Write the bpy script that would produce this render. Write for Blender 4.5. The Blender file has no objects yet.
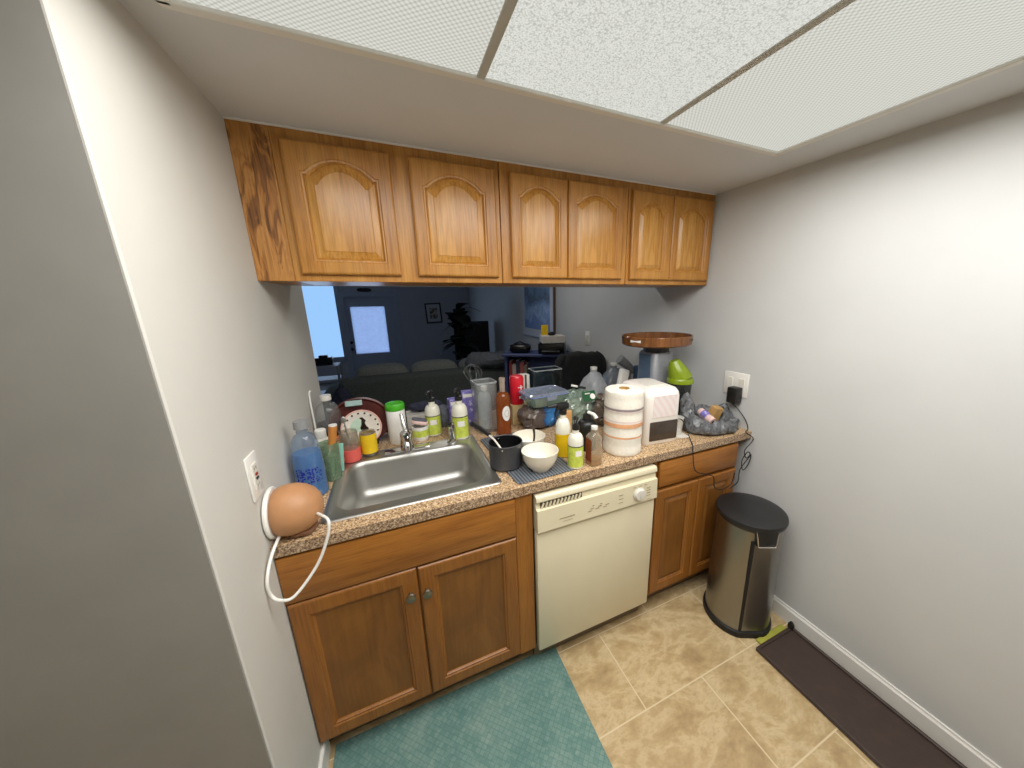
import bpy, bmesh, math, random
from mathutils import Vector, Matrix, noise
random.seed(7)
PI = math.pi
sc = bpy.context.scene
COL = sc.collection
Z = 0.914            # countertop height

# ------------------------------------------------------------------ materials
def lin(r, g=None, b=None):
    if g is None: g = b = r
    f = lambda c: (c/255/12.92) if c/255 <= .04045 else ((c/255+.055)/1.055)**2.4
    return (f(r), f(g), f(b), 1)

class NT:
    def __init__(s, name):
        s.m = bpy.data.materials.new(name); s.m.use_nodes = True
        s.t = s.m.node_tree; s.t.nodes.clear()
        s.out = s.n('ShaderNodeOutputMaterial')
    def n(s, typ, **k):
        nd = s.t.nodes.new(typ)
        for a, v in k.items():
            if hasattr(nd, a) and not (a in nd.inputs.keys()): setattr(nd, a, v)
        for a, v in k.items():
            if a in nd.inputs.keys(): nd.inputs[a].default_value = v
        return nd
    def l(s, a, b): s.t.links.new(a, b)
    def coord(s, scale=(1, 1, 1), loc=(0, 0, 0), rot=(0, 0, 0)):
        tc = s.n('ShaderNodeTexCoord'); mp = s.n('ShaderNodeMapping')
        mp.inputs['Scale'].default_value = scale; mp.inputs['Location'].default_value = loc
        mp.inputs['Rotation'].default_value = rot
        s.l(tc.outputs['Object'], mp.inputs['Vector']); return mp.outputs['Vector']
    def ramp(s, fac, stops, interp='LINEAR'):
        r = s.n('ShaderNodeValToRGB'); e = r.color_ramp; e.interpolation = interp
        while len(e.elements) < len(stops): e.elements.new(.5)
        for el, (p, c) in zip(e.elements, stops): el.position = p; el.color = c
        s.l(fac, r.inputs['Fac']); return r.outputs['Color']
    def noise(s, vec, scale=5, detail=4, rough=.55, dist=0):
        n = s.n('ShaderNodeTexNoise'); n.inputs['Scale'].default_value = scale
        n.inputs['Detail'].default_value = detail; n.inputs['Roughness'].default_value = rough
        n.inputs['Distortion'].default_value = dist
        if vec is not None: s.l(vec, n.inputs['Vector'])
        return n.outputs['Fac']
    def mix(s, fac, a, b, typ='MIX'):
        m = s.n('ShaderNodeMix'); m.data_type = 'RGBA'; m.blend_type = typ
        for sock, v in ((m.inputs[0], fac), (m.inputs[6], a), (m.inputs[7], b)):
            if hasattr(v, 'is_linked'): s.l(v, sock)
            else: sock.default_value = v
        return m.outputs[2]
    def bump(s, h, strength=.2, dist=.002):
        b = s.n('ShaderNodeBump'); b.inputs['Strength'].default_value = strength
        b.inputs['Distance'].default_value = dist; s.l(h, b.inputs['Height']); return b.outputs['Normal']
    def bsdf(s, color=None, rough=.5, metal=0, normal=None, spec=.5, **k):
        b = s.n('ShaderNodeBsdfPrincipled')
        if color is not None:
            if hasattr(color, 'is_linked'): s.l(color, b.inputs['Base Color'])
            else: b.inputs['Base Color'].default_value = color
        if hasattr(rough, 'is_linked'): s.l(rough, b.inputs['Roughness'])
        else: b.inputs['Roughness'].default_value = rough
        b.inputs['Metallic'].default_value = metal
        b.inputs['Specular IOR Level'].default_value = spec
        for a, v in k.items(): b.inputs[a.replace('_', ' ')].default_value = v
        if normal is not None: s.l(normal, b.inputs['Normal'])
        s.l(b.outputs[0], s.out.inputs['Surface']); return s.m

def plain(name, rgb, rough=.5, metal=0, var=.06, vs=25, spec=.5, bump=0):
    t = NT(name); c = lin(*rgb); v = t.coord()
    nz = t.noise(v, vs, 3)
    d = tuple(max(0, x*(1-var*2)) for x in c[:3])+(1,); l = tuple(min(1, x*(1+var*2)) for x in c[:3])+(1,)
    col = t.ramp(nz, [(.3, d), (.7, l)])
    nm = t.bump(nz, bump, .003) if bump else None
    return t.bsdf(col, rough, metal, nm, spec)

def wood(name, light, mid, dark, vertical=True, rough=.32, scale=1.0, bold=False, spec=.5):
    t = NT(name)
    s = (11*scale, 11*scale, 1.1*scale) if vertical else (1.1*scale, 11*scale, 11*scale)
    f = (160, 160, 6) if vertical else (6, 160, 160)
    v = t.coord(s)
    if bold:
        tc = t.n('ShaderNodeTexCoord'); mp = t.n('ShaderNodeMapping'); mp.inputs['Scale'].default_value = (1, 1, .17)
        t.l(tc.outputs['Object'], mp.inputs['Vector'])
        nz = t.noise(mp.outputs[0], 34, 3, .6, 1.2)
        c = t.ramp(nz, [(.40, lin(*dark)), (.47, lin(*mid)), (.53, lin(*light)), (.75, lin(*mid))])
    else:
        nz = t.noise(v, 1.6, 5, .6, .9)
        c = t.ramp(nz, [(.25, lin(*dark)), (.48, lin(*mid)), (.72, lin(*light))])
    fine = t.noise(t.coord(f), 1.0, 3, .7)
    c2 = t.mix(.35, c, t.ramp(fine, [(.35, lin(*[x*.62 for x in dark])), (.55, lin(*mid)), (.8, lin(*light))]))
    return t.bsdf(c2, rough, 0, t.bump(fine, .08, .001), spec)

def glass(name, rgb=(255, 255, 255), gloss=.12, rough=.03, haze=0, haze_rgb=(230, 230, 230)):
    t = NT(name)
    tr = t.n('ShaderNodeBsdfTransparent'); tr.inputs[0].default_value = lin(*rgb)
    gl = t.n('ShaderNodeBsdfGlossy'); gl.inputs['Roughness'].default_value = rough
    lw = t.n('ShaderNodeLayerWeight'); lw.inputs['Blend'].default_value = .5
    pw = t.n('ShaderNodeMath'); pw.operation = 'POWER'; pw.inputs[1].default_value = 3.5; t.l(lw.outputs['Facing'], pw.inputs[0])
    base = tr.outputs[0]
    if haze:
        df = t.n('ShaderNodeBsdfDiffuse'); df.inputs[0].default_value = lin(*haze_rgb)
        tl = t.n('ShaderNodeBsdfTranslucent'); tl.inputs[0].default_value = lin(*haze_rgb)
        a = t.n('ShaderNodeMixShader'); a.inputs[0].default_value = .4
        t.l(df.outputs[0], a.inputs[1]); t.l(tl.outputs[0], a.inputs[2])
        nz = t.noise(t.coord(), 30, 3)
        mr = t.n('ShaderNodeMapRange'); mr.inputs[3].default_value = haze*.6; mr.inputs[4].default_value = min(1, haze*1.4)
        t.l(nz, mr.inputs[0])
        b = t.n('ShaderNodeMixShader'); t.l(mr.outputs[0], b.inputs[0])
        t.l(tr.outputs[0], b.inputs[1]); t.l(a.outputs[0], b.inputs[2]); base = b.outputs[0]
    m = t.n('ShaderNodeMixShader'); ad = t.n('ShaderNodeMath'); ad.operation = 'MULTIPLY_ADD'
    ad.inputs[1].default_value = .7; ad.inputs[2].default_value = gloss*.35; t.l(pw.outputs[0], ad.inputs[0])
    t.l(ad.outputs[0], m.inputs[0])
    t.l(base, m.inputs[1]); t.l(gl.outputs[0], m.inputs[2]); t.l(m.outputs[0], t.out.inputs['Surface'])
    return t.m

def wall_mat(name, rgb):
    t = NT(name); v = t.coord()
    nz = t.noise(v, 3, 4); fine = t.noise(v, 180, 2)
    c = lin(*rgb)
    col = t.ramp(nz, [(.3, tuple(x*.95 for x in c[:3])+(1,)), (.7, c)])
    return t.bsdf(col, .6, 0, t.bump(fine, .12, .001), .3)

M = {}
M['wall'] = wall_mat('painted wall', (203, 204, 203))
M['wall_warm'] = wall_mat('painted wall warm', (205, 203, 196))
M['wall_living'] = wall_mat('living room paint', (186, 188, 196))
M['ceiling'] = wall_mat('ceiling paint', (216, 218, 220))
M['hall_grey'] = plain('darker hall grey', (150, 148, 142), .55, var=.03, vs=6)  # grey for the hall-facing wall front, darker than the other walls
M['trim'] = plain('white trim', (228, 226, 220), .4, var=.01)
M['oak'] = wood('honey oak', (202, 150, 76), (178, 122, 52), (144, 92, 34))
M['oak_h'] = wood('honey oak horizontal', (206, 150, 78), (184, 126, 56), (150, 96, 36), vertical=False)
M['oak_panel'] = wood('honey oak panel', (214, 164, 92), (190, 134, 60), (158, 104, 40), scale=1.4, rough=.26)
M['oak_bold'] = wood('bold grain oak', (196, 142, 76), (176, 118, 54), (100, 60, 24), bold=True, rough=.4)
M['base_wood'] = wood('stained cabinet wood', (160, 106, 44), (146, 92, 35), (128, 78, 28), rough=.36, scale=.8)
M['base_wood_h'] = wood('stained cabinet wood horizontal', (178, 120, 50), (158, 100, 38), (128, 76, 27), vertical=False, rough=.38)
t = NT('mottled stained panel'); v = t.coord((1, 1, .55))
n1 = t.noise(v, 7, 5, .6, 1.0); n2 = t.noise(t.coord((90, 90, 5)), 1, 3)
c = t.ramp(n1, [(.3, lin(112, 70, 26)), (.5, lin(128, 82, 30)), (.7, lin(146, 96, 40))])
c = t.mix(.22, c, t.ramp(n2, [(.35, lin(96, 58, 22)), (.7, lin(150, 98, 40))]))
M['base_panel'] = t.bsdf(c, .4)
M['base_stile'] = wood('stained stile', (176, 118, 46), (158, 100, 36), (134, 82, 29), rough=.4)
M['toe'] = plain('toe kick', (120, 104, 84), .7)

def laminate(name, c1, c2, c3, c4, c5):
    t = NT(name); v = t.coord()
    a = t.noise(v, 165, 2, .7); b = t.noise(v, 95, 2, .6)
    c = t.ramp(a, [(.34, lin(*c1)), (.44, lin(*c2)), (.55, lin(*c3)), (.66, lin(*c4))])
    c = t.mix(t.ramp(b, [(.36, (1, 1, 1, 1)), (.44, (0, 0, 0, 1))]), c, lin(*c5))
    return t.bsdf(c, .38)
M['laminate'] = laminate('speckled laminate', (96, 66, 46), (166, 132, 94), (206, 176, 134), (236, 218, 188), (120, 90, 72))
M['laminate_edge'] = laminate('grey brown edge laminate', (84, 64, 50), (144, 116, 90), (176, 150, 120), (210, 192, 166), (104, 82, 68))  # counter front edge colours, darker and greyer than the top

t = NT('brushed steel'); v = t.coord((4, 160, 160))
nz = t.noise(v, 1, 3)
t2 = t.n('ShaderNodeMapRange'); t2.inputs[3].default_value = .38; t2.inputs[4].default_value = .50; t.l(nz, t2.inputs[0])
M['steel'] = t.bsdf(lin(178, 177, 172), t2.outputs[0], 1.0, t.bump(nz, .05, .0005))
t = NT('bin steel'); v = t.coord((160, 160, 3)); nz = t.noise(v, 1, 3)
sm = t.noise(t.coord((1, 1, .4)), 30, 4)
t2 = t.n('ShaderNodeMapRange'); t2.inputs[3].default_value = .24; t2.inputs[4].default_value = .4; t.l(sm, t2.inputs[0])
M['bin_steel'] = t.bsdf(lin(150, 149, 145), t2.outputs[0], 1.0, t.bump(nz, .05, .0005))
M['chrome'] = plain('chrome', (215, 215, 215), .12, 1.0, var=.0)
M['nickel'] = plain('satin nickel', (150, 144, 130), .34, 1.0, var=.0)

# tile floor
t = NT('stone tile floor'); 
v = t.coord((1, 1, 1), loc=(-1.15, -.02, 0))
br = t.n('ShaderNodeTexBrick'); br.offset = .5; br.offset_frequency = 2
br.inputs['Scale'].default_value = 1; br.inputs['Mortar Size'].default_value = .0032; br.inputs['Mortar Smooth'].default_value = .3
br.inputs['Brick Width'].default_value = .6; br.inputs['Row Height'].default_value = .35
br.inputs['Color1'].default_value = (.0, .0, .0, 1); br.inputs['Color2'].default_value = (1, 1, 1, 1); br.inputs['Bias'].default_value = 0
t.l(v, br.inputs['Vector'])
w = t.coord((1, 1.6, 1), rot=(0, 0, .5))
n1 = t.noise(w, 4.6, 8, .68, .35); n2 = t.noise(w, 20, 5, .6)
c = t.ramp(n1, [(.30, lin(146, 120, 82)), (.42, lin(180, 154, 110)), (.49, lin(196, 171, 127)), (.53, lin(216, 195, 154)), (.59, lin(194, 168, 123)), (.72, lin(168, 140, 98))])
c = t.mix(.3, c, t.ramp(n2, [(.3, lin(150, 122, 84)), (.7, lin(214, 192, 152))]))
c = t.mix(t.ramp(br.outputs['Color'], [(0, (.0, .0, .0, 1)), (1, (.12, .12, .12, 1))]), c, lin(150, 122, 82))
c = t.mix(br.outputs['Fac'], c, lin(218, 200, 164))
M['tile'] = t.bsdf(c, .34, 0, t.bump(br.outputs['Fac'], -.25, .002))

# teal mat
t = NT('teal mat'); v = t.coord((1, 1, 1), rot=(0, 0, PI/4))
br = t.n('ShaderNodeTexBrick'); br.offset = 0
br.inputs['Scale'].default_value = 1; br.inputs['Brick Width'].default_value = .017; br.inputs['Row Height'].default_value = .017
br.inputs['Mortar Size'].default_value = .0016; br.inputs['Mortar Smooth'].default_value = .6
br.inputs['Color1'].default_value = (0, 0, 0, 1); br.inputs['Color2'].default_value = (1, 1, 1, 1)
t.l(v, br.inputs['Vector'])
n1 = t.noise(t.coord(), 5, 6, .65, .4)
c = t.ramp(n1, [(.3, lin(88, 128, 122)), (.55, lin(108, 144, 136)), (.75, lin(138, 162, 152))])
c = t.mix(.22, c, t.ramp(br.outputs['Color'], [(0, lin(66, 108, 106)), (1, lin(146, 168, 158))]))
n3 = t.noise(t.coord(), 70, 4, .7)
c = t.mix(t.ramp(br.outputs['Fac'], [(0, (0, 0, 0, 1)), (1, (.3, .3, .3, 1))]), c, lin(66, 104, 102))
c = t.mix(t.ramp(n3, [(.52, (0, 0, 0, 1)), (.75, (.45, .45, .45, 1))]), c, lin(156, 174, 164))
M['teal'] = t.bsdf(c, .75, 0, t.bump(br.outputs['Fac'], -.4, .002))

# ribbed grey drying mat
t = NT('ribbed silicone'); v = t.coord()
wv = t.n('ShaderNodeTexWave'); wv.wave_type = 'BANDS'; wv.bands_direction = 'X'; wv.inputs['Scale'].default_value = 24
t.l(v, wv.inputs['Vector'])
M['ribbed'] = t.bsdf(t.ramp(wv.outputs['Fac'], [(.2, lin(62, 66, 72)), (.7, lin(112, 118, 126))]), .6, 0, t.bump(wv.outputs['Fac'], .6, .003))

# lit diffuser panels
def panel_mat(name, kind):
    t = NT(name)
    if kind == 'grid':
        v = t.coord((1, 1, 1), rot=(0, 0, .7)); vo = t.n('ShaderNodeTexVoronoi'); vo.inputs['Scale'].default_value = 105
        vo.inputs['Randomness'].default_value = 0.0
    else:
        v = t.coord(); vo = t.n('ShaderNodeTexVoronoi'); vo.inputs['Scale'].default_value = 240
    t.l(v, vo.inputs['Vector'])
    big = t.noise(t.coord(), 2.2, 2)
    if kind == 'grid':
        c = t.ramp(vo.outputs['Distance'], [(0, (.92, .92, .86, 1)), (.5, (.76, .76, .69, 1)), (.75, (.50, .50, .45, 1))])
    else:
        c = t.ramp(vo.outputs['Distance'], [(0, (.92, .92, .86, 1)), (.5, (.75, .76, .70, 1)), (.9, (.54, .55, .50, 1))])
    e = t.n('ShaderNodeEmission'); t.l(c, e.inputs[0]); e.inputs[1].default_value = .96
    g = t.n('ShaderNodeBsdfGlossy'); g.inputs['Roughness'].default_value = .35; t.l(t.bump(vo.outputs['Distance'], .5, .003), g.inputs['Normal'])
    m = t.n('ShaderNodeMixShader'); m.inputs[0].default_value = .06
    t.l(e.outputs[0], m.inputs[1]); t.l(g.outputs[0], m.inputs[2]); t.l(m.outputs[0], t.out.inputs['Surface'])
    return t.m
M['panel_grid'] = panel_mat('prismatic diffuser', 'grid')
M['panel_pebble'] = panel_mat('pebbled diffuser', 'pebble')
M['panel_frame'] = plain('fixture metal', (226, 224, 218), .4, var=.01)
M['panel_bar'] = plain('divider bar', (196, 194, 186), .9, var=.02)

M['cream'] = plain('cream enamel', (224, 214, 184), .3, var=.015, vs=3)
M['cream_dark'] = plain('cream shadow gap', (120, 108, 78), .6)
M['mark_grey'] = plain('printed mark', (150, 138, 108), .6)
M['white_p'] = plain('white plastic', (232, 230, 224), .3, var=.01)
M['offwhite'] = plain('off white plastic', (222, 218, 208), .4, var=.015)
M['black_p'] = plain('black plastic', (26, 26, 26), .38, var=.05)
M['black_rub'] = plain('black rubber', (20, 20, 21), .6, var=.05)
M['lid_blk'] = plain('bin lid plastic', (31, 31, 32), .4, var=.05, vs=120)
M['red_btn'] = plain('red button', (150, 40, 30), .4)
M['tan_dome'] = plain('tan leatherette', (184, 134, 92), .5, var=.06, vs=12)
M['tan_dark'] = plain('brown seam', (112, 76, 50), .6)
M['dark_brown'] = plain('dark brown', (62, 48, 42), .5)
M['lime'] = plain('lime edge', (160, 160, 62), .6)
M['glass'] = glass('clear glass', (244, 250, 248))
M['glass_haze'] = glass('cloudy clear plastic', (246, 248, 248), .1, .12, .16, (226, 228, 226))
M['plastic_haze'] = glass('milky plastic', (220, 224, 228), .1, .2, .85, (216, 220, 224))
M['jug_grey'] = glass('milky grey plastic', (200, 206, 214), .1, .25, .72, (160, 168, 176))
M['pet_blue'] = glass('tinted bottle', (222, 232, 242), .15, .05, .18, (190, 206, 226))
M['liquid_blue'] = glass('blue liquid', (120, 190, 230), .02, .05, .98, (70, 160, 220))
M['glass_green'] = glass('greenish tumbler', (216, 230, 216), .12, .05, .34, (176, 196, 168))
M['dirty_glass'] = glass('cloudy glass', (238, 236, 230), .14, .05, .24, (200, 192, 178))
M['clam'] = glass('clear green clamshell', (226, 240, 232), .3, .08, .38, (200, 222, 208))
M['clear_bag'] = glass('clear bag film', (232, 236, 236), .3, .08, .18, (210, 214, 214))
M['amber_liq'] = glass('amber liquid', (226, 190, 110), .05, .05, .7, (222, 176, 92))
M['oil_clear'] = glass('oily clear plastic', (240, 234, 222), .12, .1, .28, (226, 216, 196))
M['rose'] = glass('amber wine', (222, 150, 84), .12, .03, .45, (190, 112, 54))
M['bottle_clear'] = glass('clear bottle neck', (240, 230, 220), .15, .03, .5, (226, 210, 198))
M['green_lbl'] = plain('lime green label', (192, 206, 84), .45, var=.08, vs=60)
M['white_lbl'] = plain('white label', (234, 232, 226), .5, var=.02)
M['cream_soap'] = plain('milky soap plastic', (226, 224, 208), .35, var=.02)
M['dark_line'] = plain('dark print', (52, 60, 44), .5)
M['yellow'] = plain('yellow label', (236, 196, 30), .45, var=.06)
M['yellow_liq'] = plain('yellow cleaner', (226, 186, 24), .3, var=.05)
M['coral'] = plain('coral silicone', (226, 98, 88), .5, var=.04)
M['orange_wood'] = plain('orange wood handle', (196, 128, 58), .5, var=.06)
M['mint'] = plain('mint plastic', (150, 208, 190), .45, var=.03)
M['sauce'] = plain('dark sauce', (46, 22, 20), .25)
t = NT('orange striped label'); v = t.coord()
wv = t.n('ShaderNodeTexWave'); wv.bands_direction = 'Z'; wv.inputs['Scale'].default_value = 28; wv.inputs['Distortion'].default_value = 4; wv.inputs['Detail Scale'].default_value = 3
t.l(v, wv.inputs['Vector'])
M['orange_lbl'] = t.bsdf(t.ramp(wv.outputs['Fac'], [(.3, lin(214, 96, 46)), (.55, lin(236, 190, 160))]), .5)
M['green_lid'] = plain('green lid', (74, 176, 40), .35, var=.03)
M['mahog'] = wood('mahogany', (110, 48, 40), (82, 32, 28), (52, 20, 18), rough=.3)
M['wood_tray'] = wood('varnished wood', (154, 102, 60), (120, 76, 42), (84, 50, 28), rough=.16, vertical=True, scale=1.5)
M['plate_white'] = plain('glazed ceramic', (232, 226, 216), .15, var=.01)
M['pink_rim'] = plain('pink glaze', (222, 178, 166), .2)
M['blk_spot'] = plain('black glaze', (30, 18, 18), .25)
M['pale_green'] = plain('pale green glaze', (190, 216, 196), .2)
M['pale_teal'] = plain('pale teal plastic', (158, 186, 182), .4)
M['navy'] = plain('navy cloth', (40, 42, 62), .9, vs=60, var=.2)
M['grey_cloth'] = plain('grey cloth', (92, 94, 104), .9, vs=40, var=.15)
M['purple'] = None
t = NT('purple carton'); v = t.coord()
nz = t.noise(v, 55, 2)
M['purple'] = t.bsdf(t.ramp(nz, [(.5, lin(116, 106, 180)), (.60, lin(148, 140, 204)), (.68, lin(220, 214, 234))], 'LINEAR'), .5)
M['red_can'] = plain('red enamel', (206, 26, 44), .3, var=.04)
M['cardtan'] = plain('tan card', (206, 184, 132), .6, var=.06)
M['kraft'] = plain('kraft box', (190, 150, 92), .6, var=.06)
t = NT('blue brown foil bag'); v = t.coord()
sx = t.n('ShaderNodeSeparateXYZ'); t.l(v, sx.inputs[0])
nz = t.noise(v, 14, 4); ad = t.n('ShaderNodeMath'); ad.operation = 'MULTIPLY_ADD'; ad.inputs[1].default_value = .12; t.l(nz, ad.inputs[0]); t.l(sx.outputs['X'], ad.inputs[2])
M['foil'] = t.bsdf(t.ramp(ad.outputs[0], [(.0, lin(96, 84, 76)), (.055, lin(70, 62, 64)), (.062, lin(30, 70, 120)), (.1, lin(58, 122, 176)), (.14, lin(44, 98, 156))]), .28, 0, t.bump(nz, .5, .01))
M['orange_pack'] = plain('orange packet', (218, 164, 104), .5)
M['blue_lid'] = glass('blue tinted lid', (230, 236, 246), .25, .06, .36, (206, 214, 232))
M['blue_seal'] = plain('blue seal', (120, 136, 190), .4)
M['pot'] = plain('anodised pot', (66, 67, 70), .45, var=.05, vs=80)
M['pot_in'] = plain('nonstick inside', (16, 16, 17), .35)
M['bowl'] = plain('white stoneware', (236, 230, 214), .2, var=.015)
M['dk_green'] = plain('dark green label', (22, 84, 46), .4)
M['brown_lbl'] = plain('brown label', (120, 54, 30), .5, var=.12, vs=60)
M['crumple'] = plain('grey brown bag', (96, 84, 74), .4, var=.25, vs=25, bump=.4)
M['grey_bag'] = plain('grey carrier bag', (98, 100, 103), .32, var=.3, vs=70, bump=.8)
t = NT('paper towel'); v = t.coord()
vo = t.n('ShaderNodeTexVoronoi'); vo.inputs['Scale'].default_value = 75; t.l(v, vo.inputs['Vector'])
M['towel'] = t.bsdf(t.ramp(vo.outputs['Distance'], [(0, lin(238, 234, 222)), (.9, lin(230, 224, 210))]), .9, 0, t.bump(vo.outputs['Distance'], .22, .002))
M['band_grey'] = plain('grey printed band', (146, 132, 134), .8)
M['band_orange'] = plain('orange printed band', (222, 164, 120), .8, var=.08)
M['band_pink'] = plain('pale pink printed band', (226, 204, 200), .8)
M['heater'] = plain('white appliance', (236, 230, 222), .28, var=.008)
t = NT('pale ribbed grille'); v = t.coord(rot=(0, .6, 0)); wv = t.n('ShaderNodeTexWave'); wv.inputs['Scale'].default_value = 11; wv.inputs['Distortion'].default_value = 2
t.l(v, wv.inputs['Vector'])
M['grille'] = t.bsdf(t.ramp(wv.outputs['Fac'], [(.3, lin(230, 222, 218)), (.8, lin(228, 210, 208))]), .4)
M['smoked'] = plain('smoked window', (66, 56, 48), .12, var=.12, vs=14)
M['juicer'] = plain('silver grey plastic', (150, 152, 158), .3, .3, var=.03)
M['juicer_blue'] = plain('blue grey side', (84, 104, 126), .35)
M['lime_p'] = plain('lime green plastic', (124, 144, 24), .18, var=.03)
M['smoke_clear'] = glass('smoky clear plastic', (150, 152, 150), .15, .05, .3, (104, 108, 106))
M['grey_tool'] = plain('grey tool plastic', (140, 142, 144), .4, var=.03)
M['blue_box'] = plain('dull blue box', (62, 86, 116), .5)
M['sofa'] = plain('grey sofa', (80, 86, 82), .95, vs=90, var=.1)
M['sofa_c'] = plain('grey sofa cushion', (126, 130, 124), .95, vs=60, var=.1)
M['blanket'] = plain('grey blanket', (104, 108, 114), .95, vs=60, var=.12)
M['shelf_blue'] = plain('blue painted shelf', (64, 76, 120), .5)
M['black_cl'] = plain('black jacket cloth', (15, 15, 17), .85, var=.3, vs=30)
M['black_l'] = plain('black lacquer', (14, 14, 16), .3)
M['leaf'] = plain('dark leaf', (26, 34, 30), .6)
M['white_card'] = plain('white card', (214, 210, 202), .6)
M['pale_pink'] = plain('pale pink card', (222, 190, 182), .6)
M['door_paint'] = plain('grey blue door', (176, 184, 198), .5, var=.01)
M['frame_dk'] = plain('dark picture frame', (40, 32, 30), .4)
M['poster_w'] = plain('white poster frame', (196, 200, 208), .4, var=.01)
M['frame_edge'] = plain('brown frame edge', (90, 68, 52), .5)
t = NT('blue mountain print'); v = t.coord((1, 1, 1))
sx = t.n('ShaderNodeSeparateXYZ'); t.l(v, sx.inputs[0]); nz = t.noise(v, 7, 5, .6, .6)
ad = t.n('ShaderNodeMath'); ad.operation = 'MULTIPLY_ADD'; ad.inputs[1].default_value = .45; t.l(nz, ad.inputs[0]); t.l(sx.outputs['Z'], ad.inputs[2])
M['print'] = t.bsdf(t.ramp(ad.outputs[0], [(.18, lin(74, 96, 150)), (.42, lin(92, 122, 186)), (.52, lin(150, 176, 216)), (.62, lin(96, 124, 168)), (.70, lin(36, 54, 76)), (.85, lin(96, 130, 168))]), .4)
t = NT('sketch print'); nz = t.noise(t.coord(), 18, 4)
M['sketch'] = t.bsdf(t.ramp(nz, [(.42, lin(70, 66, 62)), (.55, lin(186, 178, 166))]), .5)
t = NT('window shade'); nzs = t.noise(t.coord((1, 1, 1.6)), 16, 5, .7)
tl = t.n('ShaderNodeBsdfTranslucent'); t.l(t.ramp(nzs, [(.3, (.90, .76, .84, 1)), (.7, (1, .92, .97, 1))]), tl.inputs[0])
tp = t.n('ShaderNodeBsdfTransparent'); mx = t.n('ShaderNodeMixShader'); mx.inputs[0].default_value = .25
t.l(tl.outputs[0], mx.inputs[1]); t.l(tp.outputs[0], mx.inputs[2]); t.l(mx.outputs[0], t.out.inputs['Surface'])
M['shade'] = t.m
t = NT('blue dotted label'); v = t.coord(); vo = t.n('ShaderNodeTexVoronoi'); vo.inputs['Scale'].default_value = 125; vo.inputs['Randomness'].default_value = .5; t.l(v, vo.inputs['Vector'])
df = t.n('ShaderNodeBsdfDiffuse'); df.inputs[0].default_value = lin(40, 50, 156)
tp = t.n('ShaderNodeBsdfTransparent'); mx = t.n('ShaderNodeMixShader')
t.l(t.ramp(vo.outputs['Distance'], [(.38, (1, 1, 1, 1)), (.48, (0, 0, 0, 1))]), mx.inputs[0])
t.l(tp.outputs[0], mx.inputs[1]); t.l(df.outputs[0], mx.inputs[2]); t.l(mx.outputs[0], t.out.inputs['Surface'])
M['dot_lbl'] = t.m
M['carpet'] = plain('dark carpet', (96, 92, 90), .95, vs=200, var=.1)
M['speck_cloth'] = plain('speckled cloth', (130, 124, 116), .9, vs=130, var=.45)
BOOKS = [plain('book cover %d' % i, c, .6) for i, c in enumerate([(150, 60, 60), (190, 170, 160), (60, 60, 80), (170, 90, 84), (130, 120, 110)])]

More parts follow.
